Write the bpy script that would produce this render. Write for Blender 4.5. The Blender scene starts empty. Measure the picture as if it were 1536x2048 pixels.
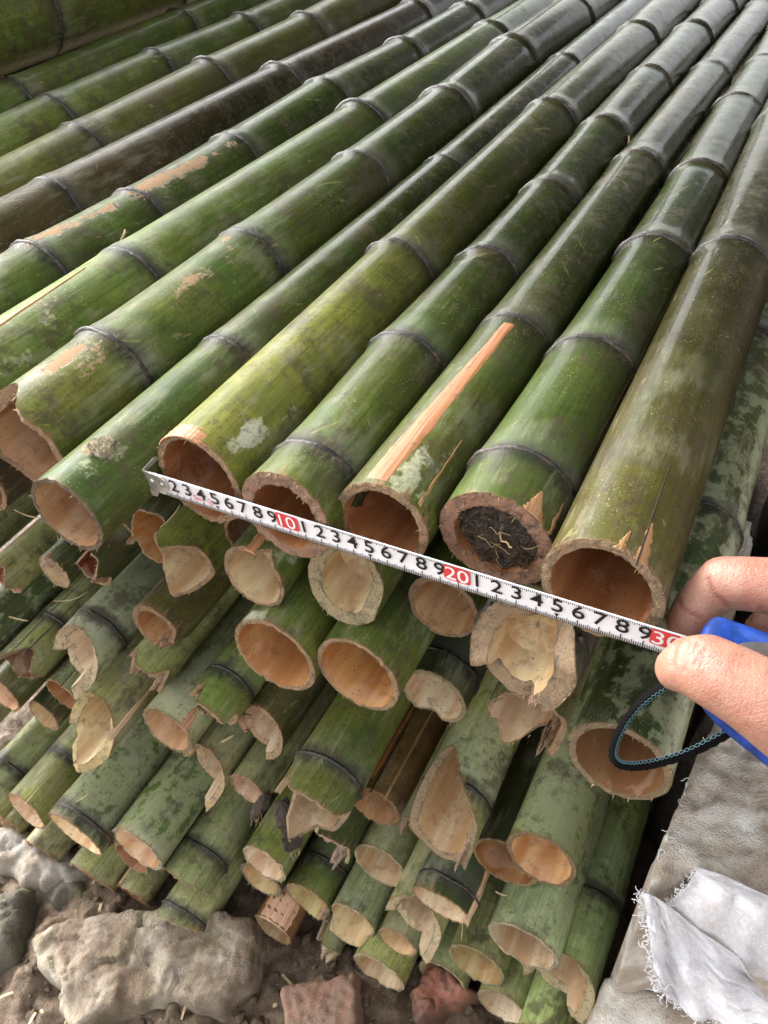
import bpy, bmesh, math, random
import numpy as np
from mathutils import Vector, Matrix, noise as mnoise

# ------------------------------------------------------------------ camera, light, exposure
scene = bpy.context.scene
C = scene.collection
ROW = Vector((0.8804773481, -0.2541377800, 0.4002169764))   # world X, Y, Z axes seen in camera axes
ALONG = Vector((0.4632961434, 0.6403379517, -0.6126369162))
UP = Vector((-0.1005799330, 0.7248319091, 0.6815441150))
CAM = Vector((0.011112, -0.23270883, 0.28462834))
FPX = 1540.0                                                  # focal length in photo pixels (1536 wide)
cd = bpy.data.cameras.new('camera')
cam = bpy.data.objects.new('camera', cd)
C.objects.link(cam)
cd.sensor_fit = 'HORIZONTAL'; cd.sensor_width = 36.0
cd.lens = 36.0 * FPX / 1536.0
cd.clip_start = 0.01; cd.clip_end = 200.0
cam.matrix_world = Matrix((ROW.to_4d(), ALONG.to_4d(), UP.to_4d(), (0, 0, 0, 1)))
for i in range(3):
    cam.matrix_world[i][3] = CAM[i]
cam.matrix_world = Matrix(((ROW.x, ROW.y, ROW.z, CAM.x), (ALONG.x, ALONG.y, ALONG.z, CAM.y),
                           (UP.x, UP.y, UP.z, CAM.z), (0, 0, 0, 1)))
scene.camera = cam
cd.dof.use_dof = True; cd.dof.focus_distance = 0.42; cd.dof.aperture_fstop = 45.0

SUN_DIR = Vector((-0.80, 0.22, 0.56)).normalized()            # towards the sun: soft, over the photographer's right shoulder
world = bpy.data.worlds.new('World'); scene.world = world; world.use_nodes = True
wn = world.node_tree; wn.nodes.clear()
sky = wn.nodes.new('ShaderNodeTexSky'); sky.sky_type = 'NISHITA'; sky.sun_disc = False
sky.sun_elevation = math.asin(SUN_DIR.z)
sky.sun_rotation = math.atan2(SUN_DIR.x, SUN_DIR.y)
sky.dust_density = 5.0; sky.air_density = 1.0; sky.ozone_density = 1.0
hs = wn.nodes.new('ShaderNodeHueSaturation'); hs.inputs['Saturation'].default_value = 0.14
bg = wn.nodes.new('ShaderNodeBackground'); bg.inputs['Strength'].default_value = 0.15
wo = wn.nodes.new('ShaderNodeOutputWorld')
wn.links.new(sky.outputs[0], hs.inputs['Color']); wn.links.new(hs.outputs[0], bg.inputs[0]); wn.links.new(bg.outputs[0], wo.inputs[0])
sd = bpy.data.lights.new('sun', 'SUN'); sd.energy = 0.5; sd.angle = math.radians(14); sd.color = (1.0, 0.97, 0.93)
sun = bpy.data.objects.new('sun', sd); C.objects.link(sun)
sun.rotation_euler = SUN_DIR.to_track_quat('Z', 'Y').to_euler()
scene.view_settings.view_transform = 'Standard'; scene.view_settings.look = 'None'
scene.view_settings.exposure = 2.2; scene.view_settings.gamma = 1.0
scene.view_settings.use_curve_mapping = False

SHADE_Z, SHADE_Y0, SHADE_Y1, SHADE_X0, SHADE_X1 = 1.35, .30, 3.0, -1.15, .66        # unseen roof added to shade the pile: height, front, back, left and right edges

# ------------------------------------------------------------------ helpers
rnd = random.Random(7)
def at(u, v, depth=None, y=None, z=None, x=None):
    """The place in the scene seen at photo pixel (u, v), at a distance or on a plane."""
    c = Vector(((u - 768) / FPX, (1024 - v) / FPX, -1.0))
    r = Vector((ROW.dot(c), ALONG.dot(c), UP.dot(c)))
    if depth is not None: t = depth
    elif y is not None: t = (y - CAM.y) / r.y
    elif z is not None: t = (z - CAM.z) / r.z
    else: t = (x - CAM.x) / r.x
    return CAM + r * t
def thing(name, label, cat, loc=(0, 0, 0), group=None):
    o = bpy.data.objects.new(name, None); C.objects.link(o); o.location = loc
    o.empty_display_size = 0.02
    return tag(o, label, cat, group)
def tag(o, label=None, cat=None, group=None, kind=None):
    if label: o['label'] = label
    if cat: o['category'] = cat
    if group: o['group'] = group
    if kind: o['kind'] = kind
    return o
def mesh(name, verts, faces, mat, parent=None, loc=None, smooth=True, attrs=None):
    me = bpy.data.meshes.new(name)
    me.from_pydata([tuple(map(float, v)) for v in verts], [], [tuple(map(int, f_)) for f_ in faces])
    if smooth: me.polygons.foreach_set('use_smooth', [True] * len(me.polygons))
    for k, a in (attrs or {}).items():
        at_ = me.attributes.new(k, 'FLOAT', 'POINT'); at_.data.foreach_set('value', np.asarray(a, dtype=np.float32).ravel())
    me.update()
    if mat: me.materials.append(mat)
    o = bpy.data.objects.new(name, me); C.objects.link(o)
    if parent: o.parent = parent
    if loc is not None: o.location = loc
    return o
def grid_faces(nu, nv, wrap_u=False):
    """faces of a grid stored row by row: nv rows of nu points"""
    f_ = []
    m = nu if wrap_u else nu - 1
    for j in range(nv - 1):
        for i in range(m):
            a = j * nu + i; b = j * nu + (i + 1) % nu
            f_.append((a, b, b + nu, a + nu))
    return f_
def fbm(p, s, o=4):
    return mnoise.fractal(Vector(p) * s, 0.9, 2.1, o)
def tube(path, rad, n=8, caps=True):
    """verts, faces of a swept tube; rad may be a list"""
    P = [Vector(p) for p in path]; V = []; F = []
    rr = rad if isinstance(rad, (list, tuple)) else [rad] * len(P)
    ref = Vector((0.31, 0.2, 0.93))
    for i, p in enumerate(P):
        t = (P[min(i + 1, len(P) - 1)] - P[max(i - 1, 0)]).normalized()
        a = t.cross(ref).normalized(); b = t.cross(a)
        for k in range(n):
            th = 2 * math.pi * k / n
            V.append(p + (a * math.cos(th) + b * math.sin(th)) * rr[i])
    F += grid_faces(n, len(P), True)
    if caps: F.append(tuple(range(n))[::-1]); F.append(tuple(range((len(P) - 1) * n, len(P) * n)))
    return V, F
def smooth_path(pts, n):
    P = [Vector(p) for p in pts]; out = []
    for i in range(len(P) - 1):
        p0 = P[max(i - 1, 0)]; p1 = P[i]; p2 = P[i + 1]; p3 = P[min(i + 2, len(P) - 1)]
        for k in range(n):
            t = k / n
            out.append(0.5 * ((2 * p1) + (p2 - p0) * t + (2 * p0 - 5 * p1 + 4 * p2 - p3) * t * t + (3 * p1 - p0 - 3 * p2 + p3) * t ** 3))
    out.append(P[-1]); return out

# ------------------------------------------------------------------ materials
class NT:
    def __init__(s, name):
        s.mat = bpy.data.materials.new(name); s.mat.use_nodes = True
        s.t = s.mat.node_tree; s.t.nodes.clear()
        s.out = s.t.nodes.new('ShaderNodeOutputMaterial')
        s.b = s.t.nodes.new('ShaderNodeBsdfPrincipled'); s.t.links.new(s.b.outputs[0], s.out.inputs[0])
    def put(s, sock, v):
        if isinstance(v, bpy.types.NodeSocket): s.t.links.new(v, sock)
        elif isinstance(v, (tuple, list)) and len(v) == 3 and sock.type == 'RGBA': sock.default_value = (*v, 1)
        else: sock.default_value = v
    def n(s, typ, ins=None, **kw):
        nd = s.t.nodes.new(typ)
        for k, v in kw.items(): setattr(nd, k, v)
        for k, v in (ins or {}).items(): s.put(nd.inputs[k], v)
        return nd
    def m(s, op, a, b=0.0, c=None):
        nd = s.n('ShaderNodeMath', {0: a, 1: b}, operation=op)
        if c is not None: s.put(nd.inputs[2], c)
        return nd.outputs[0]
    def mix(s, fac, a, b, blend='MIX'):
        nd = s.n('ShaderNodeMix', data_type='RGBA', blend_type=blend)
        s.put(nd.inputs[0], fac); s.put(nd.inputs[6], a); s.put(nd.inputs[7], b)
        return nd.outputs[2]
    def ss(s, x, lo, hi, to0=0.0, to1=1.0):
        nd = s.n('ShaderNodeMapRange', {0: x, 1: lo, 2: hi, 3: to0, 4: to1}, interpolation_type='SMOOTHSTEP')
        return nd.outputs[0]
    def noise(s, vec, scale, detail=4.0, rough=0.55, dist=0.0):
        return s.n('ShaderNodeTexNoise', {'Vector': vec, 'Scale': scale, 'Detail': detail, 'Roughness': rough, 'Distortion': dist}).outputs[0]
    def vor(s, vec, scale, feature='F1'):
        return s.n('ShaderNodeTexVoronoi', {'Vector': vec, 'Scale': scale}, feature=feature).outputs['Distance']
    def scaled(s, vec, sc):
        return s.n('ShaderNodeVectorMath', {0: vec, 1: sc}, operation='MULTIPLY').outputs[0]
    def obj(s, spread=7.0):
        tc = s.n('ShaderNodeTexCoord').outputs['Object']
        r = s.n('ShaderNodeObjectInfo').outputs['Random']
        v = s.n('ShaderNodeCombineXYZ', {0: s.m('MULTIPLY', r, spread), 1: s.m('MULTIPLY', r, spread * 2.3), 2: s.m('MULTIPLY', r, -spread * 1.7)}).outputs[0]
        return s.n('ShaderNodeVectorMath', {0: tc, 1: v}, operation='ADD').outputs[0]
    def color(s): return s.n('ShaderNodeObjectInfo').outputs['Color']
    def attr(s, name, typ='GEOMETRY'): return s.n('ShaderNodeAttribute', attribute_name=name, attribute_type=typ).outputs['Fac']
    def bump(s, h, strength, dist, normal=None):
        nd = s.n('ShaderNodeBump', {'Strength': strength, 'Distance': dist, 'Height': h})
        if normal is not None: s.put(nd.inputs['Normal'], normal)
        return nd.outputs[0]
    def fin(s, color, rough, normal=None, **kw):
        s.put(s.b.inputs['Base Color'], color); s.put(s.b.inputs['Roughness'], rough)
        if normal is not None: s.put(s.b.inputs['Normal'], normal)
        for k, v in kw.items(): s.put(s.b.inputs[k], v)
        return s.mat

def bamboo_skin():
    s = NT('bamboo_skin'); v = s.obj(); base = s.color()
    yel = s.attr('p_yel', 'OBJECT'); blo = s.attr('p_blo', 'OBJECT'); mold = s.attr('p_mold', 'OBJECT'); wet = s.attr('p_wet', 'OBJECT'); brn = s.attr('p_brn', 'OBJECT')
    al = s.attr('al'); nd = s.attr('nd'); sd = s.attr('sd'); mudv = s.attr('mud'); blv = s.attr('blo'); yev = s.attr('yev')
    st = s.scaled(v, (1, 0.16, 1)); st2 = s.scaled(v, (1, 0.035, 1))
    n_big = s.noise(st, 24, 5, 0.6); n_mid = s.noise(v, 75, 6, 0.62); n_mid2 = s.noise(st, 130, 5, 0.6)
    n_fine = s.noise(v, 420, 4, 0.6); n_str = s.noise(st2, 420, 4, 0.6); n_big2 = s.noise(v, 17, 3, 0.5, 0.6)
    # living greens: darker, lighter and yellow areas, long pale streaks
    lum = s.n('ShaderNodeSeparateColor', {0: base}); g = lum.outputs[1]
    yellow = s.n('ShaderNodeCombineColor', {0: s.m('MULTIPLY', g, 1.25), 1: s.m('MULTIPLY', g, 1.28), 2: s.m('MULTIPLY', g, 0.22)}).outputs[0]
    c = s.mix(s.m('MULTIPLY', s.ss(n_big, 0.36, 0.68), 1.0), s.mix(1.0, base, (0.62, 0.64, 0.6), 'MULTIPLY'), s.mix(1.0, base, (1.3, 1.3, 1.25), 'MULTIPLY'))
    c = s.mix(s.m('MULTIPLY', s.m('ADD', s.ss(s.m('ADD', n_big2, s.m('MULTIPLY', n_mid, 0.35)), 0.48, 0.82), yev), yel), c, yellow)
    c = s.mix(1.0, c, s.n('ShaderNodeCombineColor', {k: s.ss(n_str, 0.2, 0.8, 0.72, 1.28) for k in range(3)}).outputs[0], 'MULTIPLY')
    c = s.mix(s.ss(n_mid2, 0.55, 0.75, 0.0, 0.45), c, s.mix(1.0, base, (1.75, 1.55, 1.9), 'MULTIPLY'))
    c = s.mix(s.ss(s.noise(v, 48, 5, 0.6, 0.8), 0.5, 0.64, 0.0, 0.4), c, s.mix(1.0, c, (1.7, 1.6, 1.75), 'MULTIPLY'))
    c = s.mix(s.ss(s.noise(v, 38, 5, 0.65, 0.5), 0.54, 0.68, 0.0, 0.5), c, s.mix(1.0, c, (0.5, 0.52, 0.5), 'MULTIPLY'))
    # brown weathering
    bm = s.m('MULTIPLY', s.ss(s.m('ADD', n_big, s.m('MULTIPLY', n_mid, 0.5)), 0.58, 0.86), brn)
    c = s.mix(bm, c, (0.085, 0.047, 0.02))
    # rain soaked away from the cut ends: darker and shinier
    wm = s.m('MULTIPLY', s.ss(s.m('ADD', s.m('ADD', al, s.m('MULTIPLY', s.m('SUBTRACT', wet, 0.8), 0.5)), s.m('MULTIPLY', s.m('SUBTRACT', n_big2, 0.5), 0.3)), 0.02, 0.42), s.m('MINIMUM', s.m('MULTIPLY', wet, 1.6), 1.0))
    c = s.mix(s.m('MULTIPLY', wm, 0.95), c, s.mix(1.0, s.mix(0.36, c, (0.036, 0.046, 0.02)), (0.22, 0.25, 0.16), 'MULTIPLY'))
    # waxy pale bloom in ragged patches
    bsum = s.m('ADD', s.m('MULTIPLY', n_mid, 0.62), s.m('MULTIPLY', s.noise(st, 60, 6, 0.7), 0.38))
    thr = s.m('SUBTRACT', 0.76, s.m('MULTIPLY', s.m('ADD', blo, blv), 0.34))
    bmask = s.ss(s.m('SUBTRACT', bsum, thr), -0.015, 0.05)
    c = s.mix(s.m('MULTIPLY', bmask, s.m('MINIMUM', s.m('ADD', 0.42, s.m('MULTIPLY', blv, 0.5)), 0.9)), c, s.mix(blv, (0.37, 0.39, 0.225), (0.55, 0.53, 0.4)))
    # black band above and pale powder below every node
    wob = s.m('MULTIPLY', s.m('SUBTRACT', n_mid, 0.5), 0.022)
    band = s.ss(s.m('ADD', nd, wob), 0.0115, 0.0025)
    c = s.mix(s.m('MULTIPLY', band, 0.88), c, (0.016, 0.014, 0.012))
    powder = s.m('MULTIPLY', s.ss(s.m('ADD', nd, wob), 0.034, 0.008), s.ss(sd, 0.1, 0.3))
    c = s.mix(s.m('MULTIPLY', powder, 0.1), c, (0.36, 0.38, 0.3))
    below = s.m('MULTIPLY', s.ss(s.m('ADD', nd, wob), 0.03, 0.004), s.ss(sd, -0.1, -0.3))
    c = s.mix(s.m('MULTIPLY', below, 0.35), c, (0.03, 0.035, 0.018))
    # mould specks
    sp = s.m('MULTIPLY', s.ss(s.m('ADD', s.m('MULTIPLY', n_fine, 0.6), s.m('MULTIPLY', n_mid, 0.5)), 0.585, 0.66), s.m('MULTIPLY', mold, s.ss(n_big2, 0.35, 0.62, 0.12, 0.8)))
    c = s.mix(sp, c, (0.022, 0.018, 0.012))
    pits = s.m('MULTIPLY', s.ss(s.vor(s.scaled(v, (1, 0.8, 1)), 330), 0.16, 0.10), s.ss(n_mid, 0.42, 0.6))
    c = s.mix(s.m('MULTIPLY', pits, 0.75), c, (0.03, 0.022, 0.014))
    dots = s.m('MULTIPLY', s.ss(s.vor(v, 260), 0.12, 0.07), s.ss(n_big, 0.45, 0.6))
    c = s.mix(s.m('MULTIPLY', dots, 0.5), c, (0.42, 0.4, 0.28))
    grit = s.m('MULTIPLY', s.ss(s.noise(v, 900, 2, 0.5), 0.64, 0.7), s.ss(s.noise(v, 36, 4, 0.6), 0.44, 0.62))
    c = s.mix(s.m('MULTIPLY', grit, 0.6), c, (0.36, 0.31, 0.2))
    grime = s.m('MULTIPLY', s.ss(s.m('ADD', s.m('MULTIPLY', s.noise(v, 100, 6, 0.7), 0.6), s.m('MULTIPLY', s.noise(v, 22, 3, 0.5), 0.5)), 0.55, 0.67), 0.7)
    c = s.mix(grime, c, (0.06, 0.048, 0.028))
    dust = s.m('MULTIPLY', s.ss(s.m('ADD', s.m('MULTIPLY', s.noise(st, 160, 6, 0.75), 0.6), s.m('MULTIPLY', s.noise(v, 26, 3, 0.5), 0.5)), 0.55, 0.7), s.m('SUBTRACT', 1.0, wm))
    c = s.mix(s.m('MULTIPLY', dust, 0.38), c, (0.3, 0.29, 0.2))
    micro = s.m('MULTIPLY', s.ss(s.noise(v, 1500, 2, 0.6), 0.6, 0.68), s.ss(s.noise(v, 60, 4, 0.6), 0.4, 0.62))
    c = s.mix(s.m('MULTIPLY', micro, 0.7), c, (0.025, 0.02, 0.012))
    hair = s.m('MULTIPLY', s.ss(s.noise(s.scaled(s.n('ShaderNodeVectorRotate', {'Vector': v, 'Axis': (0.2, 0.5, 1), 'Angle': -0.9}).outputs[0], (1, 0.05, 1)), 420, 2, 0.5), 0.71, 0.75), 0.4)
    c = s.mix(hair, c, (0.27, 0.26, 0.12))
    # scratches that show the tan wood
    scr = s.m('MULTIPLY', s.ss(n_mid2, 0.4, 0.6), 1.0) if False else s.ss(s.noise(s.scaled(s.n('ShaderNodeVectorRotate', {'Vector': v, 'Axis': (0.3, 0.2, 1), 'Angle': 0.5}).outputs[0], (1, 0.05, 1)), 190, 2, 0.5), 0.705, 0.74)
    c = s.mix(s.m('MULTIPLY', scr, 0.35), c, (0.34, 0.3, 0.1))
    # frayed skin at the cut
    fr = s.ss(s.m('SUBTRACT', al, s.m('MULTIPLY', s.m('MULTIPLY', s.ss(n_str, 0.45, 0.8), s.ss(n_big, 0.45, 0.62)), 0.013)), 0.0022, -0.001)
    c = s.mix(s.m('MULTIPLY', fr, 0.85), c, s.mix(n_mid, (0.1, 0.055, 0.025), (0.34, 0.2, 0.1)))
    # mud
    msum = s.m('ADD', s.m('MULTIPLY', n_mid, 0.65), s.m('MULTIPLY', n_fine, 0.35))
    mm = s.ss(s.m('SUBTRACT', msum, s.m('SUBTRACT', 0.92, s.m('MULTIPLY', mudv, 0.55))), -0.03, 0.08)
    c = s.mix(s.m('MULTIPLY', mm, 0.92), c, s.mix(n_fine, (0.25, 0.145, 0.075), (0.4, 0.27, 0.16)))
    # gloss
    ro = s.m('SUBTRACT', 0.45, s.m('MULTIPLY', wm, 0.15))
    ro = s.m('ADD', ro, s.m('MULTIPLY', s.m('SUBTRACT', n_mid, 0.5), 0.35))
    ro = s.m('ADD', ro, s.m('MULTIPLY', bmask, 0.2)); ro = s.m('MAXIMUM', ro, s.m('MULTIPLY', mm, 0.9))
    ro = s.m('MINIMUM', s.m('MAXIMUM', ro, 0.12), 1.0)
    h = s.m('ADD', s.m('MULTIPLY', n_fine, 0.35), s.m('ADD', s.m('MULTIPLY', n_mid, 0.5), s.m('MULTIPLY', n_str, 0.3)))
    h = s.m('ADD', h, s.m('ADD', s.m('MULTIPLY', mm, 1.2), s.m('ADD', s.m('MULTIPLY', pits, 0.25), s.m('ADD', s.m('MULTIPLY', grit, 0.7), s.m('MULTIPLY', dots, 0.5)))))
    film = s.m('MULTIPLY', s.m('MULTIPLY', wm, s.m('SUBTRACT', 1.0, mm)), s.m('SUBTRACT', 1.0, s.m('MINIMUM', s.m('ADD', s.m('ADD', s.m('MULTIPLY', grime, 0.9), sp), s.m('ADD', pits, grit)), 0.92)))
    return s.fin(c, ro, s.bump(h, 0.38, 0.0011), **{'Coat Weight': s.m('MULTIPLY', film, 0.48), 'Coat Roughness': s.ss(n_mid, 0.35, 0.8, 0.05, 0.2), 'Coat Normal': s.bump(s.m('ADD', s.m('MULTIPLY', n_mid, 0.5), s.m('MULTIPLY', pits, 0.5)), 0.1, 0.001), 'Coat IOR': 1.33, 'Specular IOR Level': s.m('SUBTRACT', 0.2, s.m('MULTIPLY', film, 0.15))})
def cut_wood():
    s = NT('cut_bamboo_wood'); v = s.obj(); base = s.color()
    ed = s.attr('edge')
    nf = s.noise(v, 900, 4, 0.65); nm = s.noise(v, 160, 5, 0.65)
    c = s.mix(s.ss(nm, 0.3, 0.7), s.mix(1.0, base, (0.62, 0.55, 0.5), 'MULTIPLY'), base)
    c = s.mix(s.ss(s.vor(v, 1300), 0.36, 0.12, 0.0, 0.45), c, (0.2, 0.1, 0.05))
    dirt = s.ss(s.m('ADD', s.m('MULTIPLY', nm, 0.7), s.m('MULTIPLY', nf, 0.45)), 0.5, 0.68)
    c = s.mix(s.m('MULTIPLY', dirt, 0.7), c, (0.07, 0.05, 0.035))
    c = s.mix(s.m('MULTIPLY', s.ss(s.m('ADD', ed, s.m('MULTIPLY', s.m('SUBTRACT', nm, 0.5), 1.6)), 0.62, 1.1), 0.6), c, (0.05, 0.036, 0.022))
    return s.fin(c, 0.75, s.bump(s.m('ADD', nf, nm), 0.8, 0.0012))
def bore_wood():
    s = NT('bamboo_bore'); v = s.obj(); base = s.color()
    st = s.scaled(v, (1, 0.15, 1))
    nm = s.noise(st, 60, 5, 0.6); nf = s.noise(v, 500, 3, 0.6)
    c = s.mix(s.ss(nm, 0.35, 0.68), s.mix(1.0, base, (0.7, 0.52, 0.4), 'MULTIPLY'), s.mix(1.0, base, (1.05, 1.05, 1.05), 'MULTIPLY'))
    pale = s.ss(s.noise(v, 34, 4, 0.6, 1.0), 0.52, 0.62)
    c = s.mix(s.m('MULTIPLY', pale, 0.22), c, (0.58, 0.42, 0.32))
    c = s.mix(s.ss(s.noise(v, 110, 6, 0.7), 0.52, 0.7, 0.0, 0.55), c, (0.16, 0.085, 0.045))
    spk = s.m('MULTIPLY', s.ss(s.vor(v, 210), 0.15, 0.09), s.ss(nm, 0.4, 0.55))
    c = s.mix(s.m('MULTIPLY', spk, 0.8), c, (0.06, 0.03, 0.015))
    return s.fin(c, 0.5, s.bump(s.m('ADD', s.m('MULTIPLY', nf, 0.4), nm), 0.35, 0.001))
def node_black():
    s = NT('node_sheath_scar'); v = s.obj()
    n1 = s.noise(v, 200, 5, 0.7); n2 = s.noise(v, 900, 3, 0.6)
    c = s.mix(s.ss(n1, 0.42, 0.62), (0.008, 0.0065, 0.006), (0.045, 0.03, 0.018))
    c = s.mix(s.ss(s.m('ADD', s.m('MULTIPLY', n2, .5), s.m('MULTIPLY', n1, .5)), 0.55, 0.66, 0, 0.65), c, (0.2, 0.15, 0.09))
    return s.fin(c, 0.48, s.bump(n1, 0.8, 0.0015))
def strip_wood():
    s = NT('peeled_bamboo'); v = s.obj(); base = s.color(); st = s.scaled(v, (1, 0.02, 1))
    n1 = s.noise(st, 700, 3, 0.6); n2 = s.noise(v, 140, 5, 0.6); n3 = s.noise(v, 700, 2, 0.6)
    c = s.mix(s.ss(n1, 0.32, 0.66), s.mix(1.0, base, (0.62, 0.5, 0.4), 'MULTIPLY'), base)
    c = s.mix(s.m('MULTIPLY', s.ss(n2, 0.58, 0.7), 0.75), c, (0.09, 0.06, 0.035))
    c = s.mix(s.ss(n3, 0.66, 0.74, 0, 0.6), c, (0.05, 0.03, 0.02))
    return s.fin(c, 0.5, s.bump(n1, 0.6, 0.0008))
def mud_mat(name, a, b, rough=0.85, wet=0.0):
    s = NT(name); v = s.obj(0.0)
    n1 = s.noise(v, 22, 6, 0.62); n2 = s.noise(v, 120, 6, 0.65); n3 = s.noise(v, 600, 3, 0.6)
    c = s.mix(s.ss(n1, 0.34, 0.66), a, b)
    c = s.mix(s.ss(n2, 0.35, 0.7, 0.0, 0.6), c, s.mix(1.0, c, (0.5, 0.48, 0.45), 'MULTIPLY'))
    c = s.mix(s.ss(s.vor(v, 95), 0.13, 0.08, 0, 0.5), c, (0.42, 0.36, 0.28))
    ro = s.ss(n2, 0.3, 0.62, rough - wet, rough)
    return s.fin(c, ro, s.bump(s.m('ADD', s.m('MULTIPLY', n2, 1.0), s.m('MULTIPLY', n3, 0.3)), 0.9, 0.006))
def stone_mat(name, a, b, dirt, moss=0.0, grain=0.35, dist=0.004):
    s = NT(name); v = s.obj(0.0)
    n1 = s.noise(v, 18, 6, 0.65, 0.5); n2 = s.noise(v, 85, 7, 0.68); n3 = s.noise(v, 700, 3, 0.6); n4 = s.noise(v, 30, 4, 0.6)
    c = s.mix(s.ss(n2, 0.3, 0.7), a, b)
    c = s.mix(s.ss(s.m('ADD', n1, s.m('MULTIPLY', n2, 0.4)), 0.55, 0.8, 0.0, 0.9), c, dirt)
    c = s.mix(s.ss(s.vor(v, 240), 0.14, 0.08, 0, 0.6), c, (0.05, 0.045, 0.04))
    if moss: c = s.mix(s.m('MULTIPLY', s.ss(n4, 0.5, 0.68), moss), c, (0.13, 0.14, 0.035))
    c = s.mix(s.ss(n3, 0.55, 0.75, 0, 0.3), c, s.mix(1.0, c, (0.5, 0.5, 0.5), 'MULTIPLY'))
    return s.fin(c, 0.85, s.bump(s.m('ADD', s.m('MULTIPLY', n2, 1.0 - 0.75 * grain), s.m('MULTIPLY', n3, grain)), 0.9, dist))
def plain(name, col, rough, metal=0.0, ns=0.0, nsc=300.0, bump=0.0, **kw):
    s = NT(name); v = s.obj(0.0); c = col
    nm = None
    if ns or bump:
        n1 = s.noise(v, nsc, 5, 0.6)
        if ns: c = s.mix(s.ss(n1, 0.3, 0.7), tuple(x * (1 - ns) for x in col), tuple(min(1, x * (1 + ns * .5)) for x in col))
        if bump: nm = s.bump(n1, bump, 0.0006)
    return s.fin(c, rough, nm, Metallic=metal, **kw)
def skin_mat():
    s = NT('hand_skin'); v = s.obj(0.0)
    n1 = s.noise(v, 55, 5, 0.65); n2 = s.noise(v, 480, 5, 0.65); n3 = s.vor(v, 1100, 'F1'); n4 = s.noise(s.scaled(v, (1, .35, .35)), 620, 3, 0.6)
    n5 = s.noise(v, 130, 4, 0.6)
    c = s.mix(s.ss(n1, 0.32, 0.68), (0.3, 0.13, 0.088), (0.38, 0.205, 0.142))
    c = s.mix(s.ss(n5, 0.5, 0.72, 0, 0.5), c, (0.42, 0.14, 0.1))
    c = s.mix(s.ss(n2, 0.5, 0.72, 0, 0.35), c, (0.3, 0.13, 0.09))
    c = s.mix(s.ss(s.vor(v, 120), 0.07, 0.03, 0, 0.4), c, (0.3, 0.14, 0.09))
    cr = s.attr('crease'); c = s.mix(s.m('MULTIPLY', cr, 0.6), c, (0.2, 0.06, 0.04))
    h = s.m('ADD', s.m('MULTIPLY', n3, 0.5), s.m('ADD', s.m('MULTIPLY', n2, 0.7), n4))
    return s.fin(c, s.ss(n2, 0.3, 0.7, 0.38, 0.55), s.bump(h, 0.38, 0.0009), **{'Subsurface Weight': 0.18, 'Subsurface Radius': (0.004, 0.0015, 0.0008), 'Subsurface Scale': 1.0})
def weave_mat():
    s = NT('white_woven_plastic'); v = s.n('ShaderNodeTexCoord').outputs['UV']
    w = s.n('ShaderNodeTexChecker', {'Vector': v, 'Scale': 60.0}).outputs['Fac']
    n1 = s.noise(v, 6, 5, 0.6); n2 = s.noise(v, 90, 3, 0.6)
    br = s.n('ShaderNodeTexBrick', {'Vector': v, 'Scale': 60.0, 'Mortar Size': 0.03, 'Color1': (1, 1, 1, 1), 'Color2': (0.7, 0.7, 0.7, 1), 'Mortar': (0.3, 0.3, 0.3, 1), 'Brick Width': 1.0, 'Row Height': 1.0}).outputs[0]
    c = s.mix(s.ss(n1, 0.45, 0.72, 0, 0.55), (0.76, 0.74, 0.76), (0.5, 0.43, 0.37))
    c = s.mix(0.55, c, br, 'MULTIPLY')
    c = s.mix(s.ss(n2, 0.68, 0.76, 0, 0.7), c, (0.2, 0.16, 0.13))
    h = s.m('ADD', s.m('MULTIPLY', w, 0.5), s.n('ShaderNodeSeparateColor', {0: br}).outputs[0])
    return s.fin(c, 0.42, s.bump(h, 0.8, 0.0012))
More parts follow.
